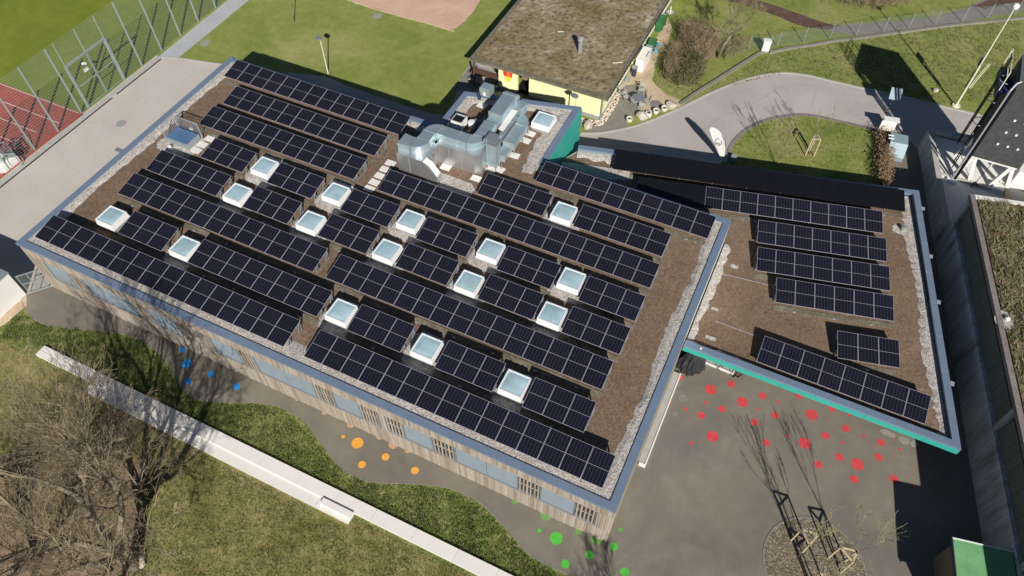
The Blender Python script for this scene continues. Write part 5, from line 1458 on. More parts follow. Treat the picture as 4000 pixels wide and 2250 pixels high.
MB().prism([hp(0, -.03), hp(HS, -.03), hp(HS, .3), hp(0, .3)], 2.722, 2.78).build('ledge', MAT['concrete_wall'], hall)
cl = mesh_of('cladding_sheet', *(lambda q: (q.V, q.F))(MB().box(0, 0, 0, .58, .06, 1.52)), MAT['dark_clad'])
n = int(HS / .6)
for k in range(n):
    p = hp(k * .6 + .02, .18 + RND.uniform(0, .012))
    inst('cladding_sheet', cl, hall, (p[0], p[1], 2.79), (0, 0, math.atan2(hd.y, hd.x)), world=True)
for s_ in (0.02, 15.2, 22.6):
    MB().prism([hp(s_, .02), hp(s_ + .35, .02), hp(s_ + .35, .3), hp(s_, .3)], 2.78, HZ - .3).build('pilaster', MAT['concrete_wall'], hall)
MB().prism([hp(-.05, .0), hp(HS, .0), hp(HS, .30), hp(-.05, .30)], HZ - .28, HZ).build('coping', MAT['gravel_path'], hall)
MB().prism([hp(-.05, .30), hp(-.05, 30), hp(.25, 30), hp(.25, .30)], HZ - .28, HZ + .002).build('coping', MAT['concrete'], hall)
gr = MB().prism([hp(.25, .42), hp(HS, .42), hp(HS, 30), hp(.25, 30)], HZ - .2, HZ - .06).build('grass_roof', MAT['drygrass'], hall)
MB().prism([hp(HS, 0), hp(HS + 14, 0), hp(HS + 14, 30), hp(HS, 30)], 0, HZ + .003).build('south_block', MAT['concrete_wall'], hall)
q = (25.82, 11.19)
mb = MB(); mb.lathe([(.14, 0), (.14, .18), (.05, .24)], (q[0], q[1], HZ - .06), 12); mb.build('roof_vent', MAT['white'], hall)
patch((q[0] - .1, q[1]), .5, .6, parent=gr, z=HZ - .05)

def blades(name, pts, h, w, mat, parent=None, seed=0, lean=0.5, z=0.0, nb=3, zfun=None):
    """short grass tufts: nb narrow triangles each, joined"""
    rs = np.random.RandomState(seed)
    P = np.asarray(pts, float); n = len(P) * nb
    B = np.repeat(P, nb, 0) + rs.normal(0, w * 1.2, (n, 2))
    a = rs.uniform(0, 2 * PI, n); b = rs.uniform(0, 2 * PI, n)
    hh = h * rs.uniform(.4, 1.2, n); ww = w * rs.uniform(.5, 1.2, n); ln = hh * lean * rs.uniform(.2, 1.4, n)
    V = np.zeros((n, 3, 3))
    V[:, 0, :2] = B + np.stack([np.cos(a), np.sin(a)], 1) * ww[:, None]
    V[:, 1, :2] = B - np.stack([np.cos(a), np.sin(a)], 1) * ww[:, None]
    V[:, 2, :2] = B + np.stack([np.cos(b), np.sin(b)], 1) * ln[:, None]
    V[:, 2, 2] = hh
    V[:, :, 2] += z
    V = V.reshape(-1, 3)
    me = bpy.data.meshes.new(name)
    me.vertices.add(3 * n); me.vertices.foreach_set('co', V.ravel())
    me.loops.add(3 * n); me.loops.foreach_set('vertex_index', np.arange(3 * n))
    me.polygons.add(n); me.polygons.foreach_set('loop_start', np.arange(0, 3 * n, 3)); me.polygons.foreach_set('loop_total', np.full(n, 3))
    me.materials.append(MAT[mat]); me.update(); me.validate()
    o = bpy.data.objects.new(name, me); link(o, parent, True); o['kind'] = 'stuff'
    return o
def scatter(P, n, seed=0, clump=0.0):
    rs = np.random.RandomState(seed)
    xs_ = [p[0] for p in P]; ys_ = [p[1] for p in P]
    x = rs.uniform(min(xs_), max(xs_), n * 2); y = rs.uniform(min(ys_), max(ys_), n * 2)
    r = np.zeros(n * 2, bool)
    for i in range(len(P)):
        a, b = P[i], P[i - 1]
        if a[1] == b[1]: continue
        c = ((a[1] > y) != (b[1] > y)) & (x < (b[0] - a[0]) * (y - a[1]) / (b[1] - a[1]) + a[0])
        r ^= c
    if clump:
        f = np.sin(x * 2.1 + 1.3 * np.sin(y * 1.7)) + np.sin(y * 2.6 + 1.1 * np.sin(x * 2.9 + 1)) + .6 * np.sin(x * 6.1 + y * 4.3) + .6 * np.sin(x * 5.3 - y * 7.1)
        r &= rs.uniform(-2.4, 2.4, n * 2) < f + (1 - clump) * 2
    return np.stack([x[r], y[r]], 1)[:n]
blades('roof_grass', scatter([hp(.3, .5), hp(HS, .5), hp(HS, 8), hp(.3, 8)], 16000, 3, .6), .26, .035, 'straw', gr, 3, 1.2, HZ - .06)
blades('roof_grass', scatter([hp(.3, .5), hp(HS, .5), hp(HS, 8), hp(.3, 8)], 9000, 4, .8), .22, .035, 'blade', gr, 4, 1.2, HZ - .06)

# retaining wall with the raised deck behind it
rw = thing('retaining_wall', 'concrete retaining wall of the raised deck below the black tower', 'wall', (21.5, 27, 0))
pk = (20.85, 30.4); ps = (23.0, 20.9); pe = (27.5, 31.2)
d1 = Vector((ps[0] - pk[0], ps[1] - pk[1])).normalized(); n1 = Vector((-d1.y, d1.x))
for i in range(3):
    a = (pk[0] + (ps[0] - pk[0]) * i / 3, pk[1] + (ps[1] - pk[1]) * i / 3); b = (pk[0] + (ps[0] - pk[0]) * (i + 1) / 3, pk[1] + (ps[1] - pk[1]) * (i + 1) / 3)
    MB().prism([a, b, (b[0] + n1.x * .38, b[1] + n1.y * .38), (a[0] + n1.x * .38, a[1] + n1.y * .38)], 0, 1.70).build('wall_segment', MAT['concrete_wall' if i < 3 else 'concrete'], rw)
MB().prism([(pk[0] + .38, pk[1] - .05), (pe[0], pe[1] - .05), (pe[0], pe[1] + .3), (pk[0] + .3, pk[1] + .28)], 0, 1.70).build('wall_segment', MAT['concrete_wall'], rw)
MB().prism([pk, ps, (ps[0] + n1.x * .38, ps[1] + n1.y * .38), (pk[0] + n1.x * .38, pk[1] + n1.y * .38)], 1.702, 1.73).build('wall_cap', MAT['concrete_mid'], rw)
deck = MB().prism([(pk[0] + .4, pk[1] - .1), (ps[0] + .4, ps[1]), (40, 24), (40, 31)], 0, 1.38).build('raised_deck', MAT['concrete'], None, kind='structure')

tower = thing('black_tower', 'black timber clad tower on white concrete legs with a caged ladder', 'tower', (24.8, 27.8, 1.38))
TX0, TX1, TY0, TY1, TZ0, TZ1 = 23.35, 26.45, 26.3, 29.25, 3.5, 9.7
MB().box(TX0 + .03, TY0 + .03, TZ0 + .02, TX1 - .03, TY1 - .03, TZ1 - .02).build('core', MAT['tower'], tower)
tb = mesh_of('board', *(lambda q: (q.V, q.F))(MB().box(TX0, 0, 0, TX1, .03, .215)), MAT['tower'])
for k in range(28):
    z = TZ0 + k * .2214
    inst('board', tb, tower, (0, TY0 - RND.uniform(0, .012), z), world=True)
tb2 = mesh_of('board', *(lambda q: (q.V, q.F))(MB().box(0, TY0 + .03, 0, .03, TY1 - .0, .215)), MAT['tower'])
for k in range(28):
    inst('board', tb2, tower, (TX0 - RND.uniform(0, .012), 0, TZ0 + k * .2214), world=True)
MB().box(TX0 - .04, TY0 - .04, TZ1, TX1 + .04, TY1 + .04, TZ1 + .05).build('roof', MAT['tower_top'], tower)
for k in range(9):
    row, col_ = divmod(k, 3)
    x = 24.35 + col_ * .62 + row * -.02; z = 6.9 - row * 1.0
    MB().box(x, TY0 - .05, z, x + .13, TY0 - .02, z + .15).build('light_plate', MAT['concrete'], tower)
for k in range(2):
    MB().box(26.2, TY0 - .05, 6.9 - k * 1.0, 26.33, TY0 - .02, 7.05 - k).build('light_plate', MAT['concrete'], tower)
# legs: pairs leaning apart
for x, y in ((TX0 + .35, TY0 + .3), (TX1 - .35, TY0 + .3), (TX0 + .35, TY1 - .3), (TX1 - .35, TY1 - .3)):
    for s_ in (-1, 1):
        MB().bar((x, y, TZ0 + .02), (x + s_ * .55, y - .15, 1.38), .24, .24).build('leg', MAT['white'], tower)
MB().box(TX0 + .1, TY0 + .1, TZ0 - .2, TX1 - .1, TY0 + .35, TZ0).build('beam', MAT['concrete'], tower)
MB().box(TX0 + .1, TY1 - .35, TZ0 - .2, TX1 - .1, TY1 - .1, TZ0).build('beam', MAT['concrete'], tower)
# ladder with cage on the west side, pole beside it
lx = TX0 - .42
for y in (27.0, 27.5):
    MB().bar((lx, y, 1.6), (lx, y, TZ1 + .9), .06).build('stile', MAT['black_steel'], tower)
mb = MB()
for k in range(30): mb.bar((lx, 27.0, 1.9 + k * .28), (lx, 27.5, 1.9 + k * .28), .03)
mb.build('rungs', MAT['black_steel'], tower, kind='stuff')
for dy in (-.35, 0, .35):
    MB().bar((lx - .55, 27.25 + dy * .8, 3.6), (lx - .55, 27.25 + dy * .8, TZ1 + .9), .05).build('cage_bar', MAT['black_steel'], tower)
for z in (3.7, 5.6, 7.5, 9.0):
    mb = MB(); mb.tube([(lx + .5 * -math.sin(a), 27.25 + .48 * math.cos(a), z) for a in [k * PI / 8 for k in range(9)]], .028, 5); mb.build('cage_hoop', MAT['alu'], tower)
for z0 in (.0,):
    mb = MB()
    for y in (26.4, 27.9, 29.1):
        mb.bar((TX0 - .75, y, TZ1 - 1.0), (TX0 - .75, y, TZ1 + .35), .05)
    for z in (TZ1 + .35, TZ1 - .05): mb.bar((TX0 - .75, 26.4, z), (TX0 - .75, 29.1, z), .05)
    mb.build('platform_rail', MAT['cream_pole'], tower, kind='stuff')
MB().box(TX0 - .8, 26.4, TZ1 - 1.12, TX0 - .02, 29.1, TZ1 - 1.0).build('platform', MAT['navy'], tower)
MB().box(TX0 - .8, 26.4, TZ1 - 1.6, TX0 - .72, 29.1, TZ1 - 1.12).build('platform_skirt', MAT['navy'], tower)
mb = MB(); mb.tube([(23.05, 25.85, 1.4), (23.05, 25.85, 9.2), (23.2, 26.1, 9.6), (23.4, 26.2, 9.75)], .06, 10); mb.build('downpipe', MAT['alu'], tower)
mb = MB(); mb.tube([(23.25, 25.95, 1.4), (23.25, 25.95, 9.3)], .10, 8); mb.build('downpipe', MAT['black_steel'], tower)
MB().box(22.75, 25.55, 1.38, 23.4, 26.05, 1.55).build('foot_block', MAT['white'], tower)
MB().box(25.7, 25.9, 1.38, 26.4, 26.7, 1.75).build('foot_block', MAT['white'], tower)
for a, b in (((22.1, 26.55), (25.8, 26.0)),):
    MB().box(22.15, 26.0, 1.39, 26.4, 26.14, 1.60, rz=-.03).build('ground_beam', MAT['concrete_mid'], tower)
t = thing('surveying_tripod', 'small dark tripod stand with a thin pole on the pale deck', 'tripod', (24.6, 26.0, 1.38))
MB().bar((24.55, 26.0, 1.5), (25.0, 26.9, 3.3), .04).build('pole', MAT['black_steel'], t)
for k in range(3):
    a = k * 2.09; MB().bar((24.55, 26.0, 1.75), (24.55 + .3 * math.cos(a), 26.0 + .3 * math.sin(a), 1.39), .06).build('leg', MAT['black_steel'], t)
tag(MB().box(26.75, 26.9, 1.38, 33, 28.4, 2.9).build('white_container', MAT['white']), 'bright white block standing just east of the black tower', 'container')
MB().box(26.9, 23.2, 1.385, 33, 26.8, 1.45).build('deck_slab', MAT['concrete_mid'], None, kind='structure')
t = thing('timber_edge', 'pale timber boards edging the deck east of the tower', 'edging', (26.8, 24.8, 1.38))
for k in range(3): MB().box(26.52 + k * .13, 23.0, 1.4, 26.62 + k * .13, 26.4, 1.7 - k * .06).build('plank', MAT['stake'], t)

# flood light mast
mp = (22.97, 36.69)
t = thing('light_mast', 'tall cream light mast with equipment boxes on the lawn by the road', 'mast', (mp[0], mp[1], 0))
MH = 8.6
lean = Vector((.30, .35, 1)).normalized()
mb = MB(); mb.tube([(0, 0, 0), (0, 0, MH * .45)], .085, 10); mb.build('lower_pole', MAT['cream_pole'], t, world=False)
mb = MB(); mb.tube([(0, 0, MH * .45), (0, 0, MH)], [.065, .045], 10); mb.build('upper_pole', MAT['cream_pole'], t, world=False)
mb = MB(); mb.lathe([(.30, 0), (.34, .05), (.30, .14), (.1, .16)], (0, 0, 0), 16); mb.build('base_ring', MAT['cream_pole'], t, world=False)
mb = MB(); mb.lathe([(.06, 0), (.20, .10), (.24, .28), (.16, .42), (.03, .46)], (0, 0, MH), 14); mb.build('lamp_globe', MAT['white'], t, world=False)
MB().box(-.12, .05, 1.7, .12, .16, 2.5).build('dark_box', MAT['black_steel'], t, world=False)
MB().box(-.12, .05, 2.7, .12, .16, 3.3).build('dark_box', MAT['black_steel'], t, world=False)
MB().box(-.06, -.05, 3.5, .06, .75, 4.15).build('sign_back', MAT['coping_dark'], t, world=False)
for s_ in (0, .12): MB().bar((.12 + s_, -.1, 1.9), (.42 + s_, -.2, 4.3), .05).build('side_tube', MAT['cream_pole'], t, world=False)
q = (21.24, 37.90)
boulder(q, .26, 'small pale stone on the grass edge next to the tower shadow', (1, .8, .9), 12)

# ================================================================ ROADSIDE THINGS
# feather flag
fb = (7.87, 22.13)
t = thing('feather_flag', 'white teardrop feather flag with a grey round print by the road', 'flag', (fb[0], fb[1], 0))
mb = MB(); mb.tube([(0, 0, 0), (-.04, .02, 1.2), (-.36, .03, 2.2), (-1.25, .03, 3.0)], .02, 6); mb.build('pole', MAT['black_steel'], t, world=False)
fl = [(-.05, .28), (.0, .49), (-.06, 1.0), (-.13, 1.47), (-.38, 2.17), (-.79, 2.73), (-1.10, 2.92), (-1.29, 2.98), (-1.54, 2.94), (-1.62, 2.73), (-1.18, 1.95), (-.68, 1.15), (-.27, .42)]
ang = .0
def fp(x, z, o):
    return (x * math.cos(ang) - o * math.sin(ang), x * math.sin(ang) + o * math.cos(ang) + .04 * math.sin(z * 2.2), z)
mb = MB(); V = [fp(x, z, -.012) for x, z in fl] + [fp(x, z, .012) for x, z in fl]; nn = len(fl)
mb.add(V, [tuple(range(nn)), tuple(range(2 * nn - 1, nn - 1, -1))] + [(i, (i + 1) % nn, nn + (i + 1) % nn, nn + i) for i in range(nn)])
mb.build('sail', MAT['white'], t, world=False)
mb = MB()
for k in range(24):
    a0, a1 = 2 * PI * k / 24, 2 * PI * (k + 1) / 24
    if k in (3, 4): continue
    mb.add([fp(-.74 + .21 * math.cos(a0), 1.86 + .30 * math.sin(a0), -.024), fp(-.74 + .21 * math.cos(a1), 1.86 + .30 * math.sin(a1), -.024), fp(-.74 + .27 * math.cos(a1), 1.86 + .38 * math.sin(a1), -.024), fp(-.74 + .27 * math.cos(a0), 1.86 + .38 * math.sin(a0), -.024)], [(0, 1, 2, 3)])
mb.build('ring_print', MAT['ltgrey'], t, world=False, kind='stuff')
mb = MB()
for k in range(5): mb.add([fp(-.88 + k * .06, 1.62, -.025), fp(-.85 + k * .06, 1.62, -.025), fp(-.85 + k * .06, 1.80 + .04 * (k % 2), -.025), fp(-.88 + k * .06, 1.80 + .04 * (k % 2), -.025)], [(0, 1, 2, 3)])
mb.build('word_print', MAT['ltgrey'], t, world=False, kind='stuff')
q = (8.46, 22.73)
tag(MB().prism([(q[0] - .2, q[1] - .25), (q[0] + .2, q[1] - .25), (q[0] + .2, q[1] + .25), (q[0] - .2, q[1] + .25)], .01, .45).build('distribution_box', MAT['plinth']), 'low grey box next to the feather flag', 'box')
# signs at the service yard
sp = (18.05, 33.36)
t = thing('traffic_sign', 'blue backed sign on a black and white striped post in the tower shade', 'sign', (sp[0], sp[1], 0))
for k in range(8):
    mb = MB(); mb.tube([(0, 0, k * .17), (0, 0, k * .17 + .17)], .035, 8); mb.build('post_band', MAT['white' if k % 2 else 'black_steel'], t, world=False)
MB().hexa([(-.42, -.30, 1.55), (.42, -.30, 1.55), (.42, .34, 2.2), (-.42, .34, 2.2), (-.42, -.34, 1.59), (.42, -.34, 1.59), (.42, .30, 2.24), (-.42, .30, 2.24)]).build('sign_plate', MAT['bluegrey'], t, world=False, rz=.15)
MB().box(-.05, -.05, 1.36, .05, .05, 1.8).build('sign_cap', MAT['bluegrey'], t, world=False, rz=.15)
wp = (18.29, 31.03)
t = thing('white_board', 'white notice board standing at the hedge by the road', 'board', (wp[0], wp[1], 0))
MB().box(-.55, -.04, .15, .55, .04, 1.35).build('panel', MAT['white'], t, world=False, rz=.2)
MB().box(-.57, -.45, 1.352, .57, .10, 1.40).build('cap', MAT['white'], t, world=False, rz=.2)
for x in (-.45, .45): MB().bar((x, .02, 0), (x, .02, .3), .06).build('leg', MAT['galv'], t, world=False)
mbp = (19.30, 28.14)
t = thing('metal_bin_house', 'blue grey sheet metal container with sloping front in the yard', 'container', (mbp[0], mbp[1], 0.016), .15)
mb = MB(); mb.add([(-.62, -.2, 0), (.62, -.2, 0), (.62, 1.35, 0), (-.62, 1.35, 0), (-.62, -.2, .35), (.62, -.2, .35), (.62, .35, 1.25), (-.62, .35, 1.25), (.62, 1.35, 1.30), (-.62, 1.35, 1.30)],
    [(0, 3, 2, 1), (0, 1, 5, 4), (4, 5, 6, 7), (7, 6, 8, 9), (3, 9, 8, 2), (0, 4, 7, 9, 3), (1, 2, 8, 6, 5)])
mb.build('body', MAT['bluegrey'], t, world=False)
for k in range(2): MB().box(-.60, 0.02 + k * .17, .62 + k * .3, .60, .06 + k * .17, .66 + k * .3).build('front_rib', MAT['white'], t, world=False)
for k in range(2): MB().box(-.80, .62 + k * .35, 1.27, -.40, .68 + k * .35, 1.34).build('handle', MAT['white'], t, world=False)
# white utility box by the wire fence
ub = (7.32, 37.25)
t = thing('utility_box', 'white electrical cabinet at the end of the wire fence', 'cabinet', (ub[0], ub[1], 0))
MB().box(-.30, -.2, 0, .30, .25, 1.05).build('body', MAT['white'], t, world=False, rz=.3)
MB().box(-.34, -.24, 1.052, .34, .29, 1.10).build('lid', MAT['white'], t, world=False, rz=.3)

# wire fence on the low wall in the north-east
WF = [(5.99, 36.79), (7.59, 37.44), (8.16, 38.35), (10.08, 39.90), (12.05, 41.42), (14.06, 42.88), (16.13, 44.57), (18.10, 46.07), (20.15, 47.67), (22.29, 49.19), (24.28, 50.62), (26.50, 52.30), (28.67, 53.92)]
t = thing('wire_fence', 'low wire mesh fence with slim posts along the grass bank', 'fence', (WF[5][0], WF[5][1], 0))
pm = mesh_of('post', *(lambda q: (q.V, q.F))(MB().box(-.03, -.03, 0, .03, .03, 1.45)), MAT['galv'])
for i, p in enumerate(WF):
    inst('post', pm, t, (p[0], p[1], .1), world=True)
for i in range(len(WF) - 1):
    a, b = WF[i], WF[i + 1]
    mb = MB()
    for k in range(12): mb.bar((a[0], a[1], .18 + k * .11), (b[0], b[1], .18 + k * .11), .007)
    m_ = int(math.hypot(b[0] - a[0], b[1] - a[1]) / .18)
    for k in range(1, m_):
        x, y = a[0] + (b[0] - a[0]) * k / m_, a[1] + (b[1] - a[1]) * k / m_
        mb.bar((x, y, .18), (x, y, 1.42), .006)
    mb.build('wire_mesh', MAT['wire'], t, kind='stuff')
lw = thing('low_stone_wall', 'low grey stone wall climbing beside the road under the wire fence', 'wall', (WF[1][0], WF[1][1], 0))
WL = [(2.92, 27.31), (3.73, 29.36), (4.82, 31.79), (5.80, 34.03), (6.96, 36.62), (7.59, 37.44), (7.68, 37.07), (8.98, 38.38), (10.55, 39.59), (12.30, 41.11), (14.51, 42.77), (16.53, 44.35), (18.58, 45.92), (21.68, 48.29), (24.85, 50.48), (27.32, 52.23), (29.13, 53.60)]
for i in range(len(WL) - 1):
    a, b = WL[i], WL[i + 1]
    mm = MB(); d = Vector((b[0] - a[0], b[1] - a[1])).normalized(); nn_ = Vector((-d.y, d.x)) * .13
    mm.prism([(a[0] - nn_.x, a[1] - nn_.y), (b[0] - nn_.x, b[1] - nn_.y), (b[0] + nn_.x, b[1] + nn_.y), (a[0] + nn_.x, a[1] + nn_.y)], 0, .16)
    mm.build('wall_segment', MAT['patio'], lw)

# ================================================================ SPORTS FENCE (WEST)
fence = thing('sports_fence', 'six metre high steel mesh ball fence with double gate along the pitch', 'fence', (-39.7, 8, 0))
FH = 5.9
py = [-6.2, -3.7, -1.32, 1.09, 3.41, 5.82, 12.61, 15.0, 17.39, 19.74, 22.12, 24.5, 26.9, 29.3, 31.7, 34.1, 36.5, 38.9, 41.3]
FX = lambda y: -39.80 + .0075 * (y - 1)
pm = mesh_of('post', *(lambda q: (q.V, q.F))(MB().box(-.07, -.045, 0, .07, .045, FH)), MAT['fence_green'])
for y in py: inst('post', pm, fence, (FX(y), y, 0), world=True)
gy = [6.56, 8.61, 10.56]
for y in (gy[0], gy[2]):
    MB().box(FX(y) - .07, y - .09, 0, FX(y) + .07, y + .09, 3.95).build('gate_post', MAT['fence_green'], fence)
MB().box(FX(8) - .06, gy[0], 3.86, FX(8) + .06, gy[2], 3.98).build('gate_lintel', MAT['fence_green'], fence)
for y in gy: MB().box(FX(y) - .04, y - .035, 3.98, FX(y) + .04, y + .035, FH).build('post', MAT['fence_green'], fence)
def mesh_panel(y0, y1, z0, z1, par):
    mb = MB()
    n = int((z1 - z0) / .20)
    for k in range(n + 1):
        z = z0 + (z1 - z0) * k / n
        mb.bar((FX(y0) - .015, y0, z), (FX(y1) - .015, y1, z), .013)
    m_ = max(1, int((y1 - y0) / .12))
    for k in range(1, m_):
        y = y0 + (y1 - y0) * k / m_
        mb.bar((FX(y) + .0, y, z0), (FX(y) + .0, y, z1), .006)
    return mb.build('wire_mesh', MAT['wire'], par, kind='stuff')
py2 = [-6.2, -3.7, -1.32, 1.09, 3.41, 5.82, 6.48]
for a, b in list(zip(py2[:-1], py2[1:])): mesh_panel(a + .04, b - .04, .08, FH, fence)
mesh_panel(10.62, 12.57, .08, FH, fence)
for a, b in zip(py[6:-1], py[7:]): mesh_panel(a + .04, b - .04, .08, FH, fence)
mesh_panel(gy[0], gy[1], 4.0, FH, fence); mesh_panel(gy[1], gy[2], 4.0, FH, fence)
for a, b in ((gy[0] + .1, gy[1] - .02), (gy[1] + .02, gy[2] - .1)):
    g = MB()
    for q1, q2 in (((a, .1), (b, .1)), ((a, 3.8), (b, 3.8)), ((a, 1.9), (b, 1.9)), ((a + .02, .1), (a + .02, 3.8)), ((b - .02, .1), (b - .02, 3.8))):
        g.bar((FX(8), q1[0], q1[1]), (FX(8), q2[0], q2[1]), .055)
    gt = g.build('gate_leaf', MAT['fence_green'], fence)
    mesh_panel(a, b, .15, 3.75, gt)
sgp = (-40.43, 8.48)
MB().box(FX(8) - .06, 8.0 - .25, 2.55, FX(8) - .03, 8.0 + .2, 2.80).build('gate_sign', MAT['white'], fence)
# gate sign post on the pitch
q = (-42.74, 9.83)
t = thing('sign_post', 'small white sign on a thin post just inside the pitch gate', 'sign', (q[0], q[1], 0))
mb = MB(); mb.bar((0, 0, 0), (0, 0, 1.1), .04); mb.build('post', MAT['galv'], t, world=False)
MB().box(-.25, -.02, 1.0, .25, .02, 1.2).build('plate', MAT['white'], t, world=False, rz=.7)
for q, lb in (((-36.03, 6.21), 'round manhole cover in the light asphalt path'), ((-36.99, 17.37), 'dark round drain cover in the lawn by the path'), ((-25.61, 27.37), 'drain cover in the lawn near the pink sandpit')):
    mb = MB(); mb.lathe([(.40, 0), (.40, .012)], (q[0], q[1], 0.004), 24)
    tag(mb.build('manhole_cover', MAT['plinth']), lb, 'manhole cover')
q = (-31.85, 23.41)
# thin young tree on the north lawn
def branching(mb, p, d, L, r, depth, rnd, spread=.55, nb=3, up_=.15, shrink=.68, minr=.004, seg=3, sides=5, bend=.18, keep=None):
    """recursive limb; collects tubes by level"""
    pts = [p]; rr = [r]
    dd = d.copy()
    for k in range(seg):
        dd = (dd + Vector((rnd.uniform(-bend, bend), rnd.uniform(-bend, bend), rnd.uniform(-bend, bend) + up_ * .25))).normalized()
        pts.append(pts[-1] + dd * (L / seg)); rr.append(max(minr, r * (1 - .42 * (k + 1) / seg)))
    tgt = mb[min(keep - depth, len(mb) - 1)] if keep is not None else mb
    tgt.tube(pts, rr, sides if r > .03 else (4 if r > .012 else 3), cap=False)
    if depth == 0: return
    for k in range(nb):
        t_ = rnd.uniform(.35, 1.0) if k else 1.0
        i = min(seg - 1, int(t_ * seg)); f_ = t_ * seg - i
        base = pts[i].lerp(pts[min(i + 1, seg)], min(1, f_))
        perp = dd.orthogonal().normalized(); perp.rotate(Matrix.Rotation(rnd.uniform(0, 2 * PI), 4, dd))
        nd = (dd + perp * (spread * rnd.uniform(.5, 1.25)) + Vector((0, 0, up_))).normalized()
        branching(mb, base, nd, L * shrink * rnd.uniform(.75, 1.15), max(minr, rr[i] * (.62 if k else .8)), depth - 1, rnd, spread, nb, up_, shrink, minr, seg, sides, bend, keep)
def bare_tree(name, p, label, cat, H, R0, depth, seed, nlimb=4, spread=.6, group=None, mat='bark_tree', tmat='twig', trunk_h=.25, lean=(0, 0), nb=3, shrink=.70, up_=.15, z=0.0, minr=.005):
    rnd = random.Random(seed)
    t = thing(name, label, cat, (p[0], p[1], z), 0, group)
    tr = MB(); lv = [MB(), MB(), MB()]
    top = Vector((lean[0], lean[1], H * trunk_h))
    tr.tube([(0, 0, -.05), (lean[0] * .3, lean[1] * .3, H * trunk_h * .5), top], [R0 * 1.25, R0, R0 * .85], 10)
    for k in range(nlimb):
        a = 2 * PI * (k + rnd.uniform(-.25, .25)) / nlimb
        d = Vector((math.cos(a) * spread, math.sin(a) * spread, 1)).normalized()
        branching(lv, top + Vector((0, 0, -.1 * k)), d, H * (1 - trunk_h) * .36 * rnd.uniform(.85, 1.15), R0 * .62, depth, rnd, spread, nb, up_, shrink, minr, keep=depth)
    tr.build('trunk', MAT[mat], t, world=False, smooth=True)
    lv[0].build('limbs', MAT[mat], t, world=False, smooth=True, kind='stuff')
    lv[1].build('branches', MAT[mat], t, world=False, kind='stuff')
    lv[2].build('twigs', MAT[tmat], t, world=False, kind='stuff')
    return t
bare_tree('young_tree', (-31.88, 23.46), 'slender bare young tree alone on the north lawn', 'tree', 4.2, .035, 3, 5, 3, .25, trunk_h=.5, nb=2)

# white pavilion, gate and trolley in the west
pav = thing('white_pavilion', 'low white walled pavilion at the southwest gate', 'building', (-32, -12, 0))
MB().box(-38, -17, 0, -29.62, -9.23, 2.22).build('wall', MAT['white'], pav)
MB().box(-38.05, -17.05, 2.222, -29.57, -9.18, 2.30).build('roof_edge', MAT['galv'], pav)
MB().box(-37.5, -16.6, 2.302, -30.0, -9.6, 2.32).build('roof', MAT['green_roof'], pav)
MB().box(-29.62, -11.9, 0.4, -29.58, -11.75, 2.2).build('downpipe', MAT['plinth'], pav)
sheet('gravel_apron', jagged([(-29.6, -9.25), (-28.9, -9.9), (-29.0, -11.2), (-29.3, -13), (-29.6, -13)], .05, .3), .014, MAT['sand_path'])
g = thing('chain_link_gate', 'steel framed chain link gate between pavilion and school corner', 'gate', (-29.1, -8.7, 0))
a, b = (-29.5, -9.05), (-28.75, -8.15)
fr = MB()
for q1, q2 in (((a, .08), (b, .08)), ((a, 1.75), (b, 1.75)), ((a, .92), (b, .92)), ((a, .08), (a, 1.75)), ((b, .08), (b, 1.75)), ((((a[0] + b[0]) / 2, (a[1] + b[1]) / 2), .08), (((a[0] + b[0]) / 2, (a[1] + b[1]) / 2), 1.75))):
    fr.bar((q1[0][0], q1[0][1], q1[1]), (q2[0][0], q2[0][1], q2[1]), .05)
fr.build('frame', MAT['galv'], g)
ms = MB()
for k in range(1, 20): ms.bar((a[0], a[1], .08 + k * .084), (b[0], b[1], .08 + k * .084), .006)
for k in range(1, 14): x = a[0] + (b[0] - a[0]) * k / 14; y = a[1] + (b[1] - a[1]) * k / 14; ms.bar((x, y, .08), (x, y, 1.75), .006)
ms.build('chain_link', MAT['wire'], g, kind='stuff')
# white canvas trailer with rack near the track
c0 = (-40.05, -1.01)
t = thing('canvas_trailer', 'white covered trailer with a grey tube rack at the track edge', 'trailer', (c0[0], c0[1], 0))
q = [(-39.76, -1.62), (-39.79, -0.28), (-40.38, -0.11), (-40.93, -1.08), (-40.97, -1.95), (-40.42, -2.28)]
ccx = sum(p[0] for p in q) / len(q); ccy = sum(p[1] for p in q) / len(q)
mb = MB(); n6 = len(q)
V = []
for s_, z_ in ((1, .02), (1, .55), (.93, .78), (.7, .9)): V += [(ccx + (x - ccx) * s_, ccy + (y - ccy) * s_, z_) for x, y in q]
mb.add(V, [(l * n6 + i, l * n6 + (i + 1) % n6, (l + 1) * n6 + (i + 1) % n6, (l + 1) * n6 + i) for l in range(3) for i in range(n6)] + [tuple(3 * n6 + i for i in range(n6))])
mb.build('cover', MAT['white'], t)
fr = MB(); r0 = (-39.80, -1.05); r1 = (-39.24, -0.63); r2_ = (-40.75, -0.04); r3 = (-41.25, -0.53)
for p1, p2 in ((r0, r3), (r1, r2_), (r0, r1), (r3, r2_)):
    for z in (.95, 1.3): fr.bar((p1[0], p1[1], z), (p2[0], p2[1], z), .06)
for p1 in (r0, r1, r2_, r3): fr.bar((p1[0], p1[1], .1), (p1[0], p1[1], 1.3), .06)
fr.build('tube_rack', MAT['galv'], t)
for k in range(4):
    x = r0[0] + (r1[0] - r0[0]) * (k + .5) / 4; y = r0[1] + (r1[1] - r0[1]) * (k + .5) / 4
    MB().bar((x, y, 1.0), (x + r3[0] - r0[0], y + r3[1] - r0[1], 1.0), .05).build('slat', MAT['galv'], t)
t = thing('small_goal', 'folded grey tube frame leaning by the fence post', 'frame', (-40.13, 0.48))
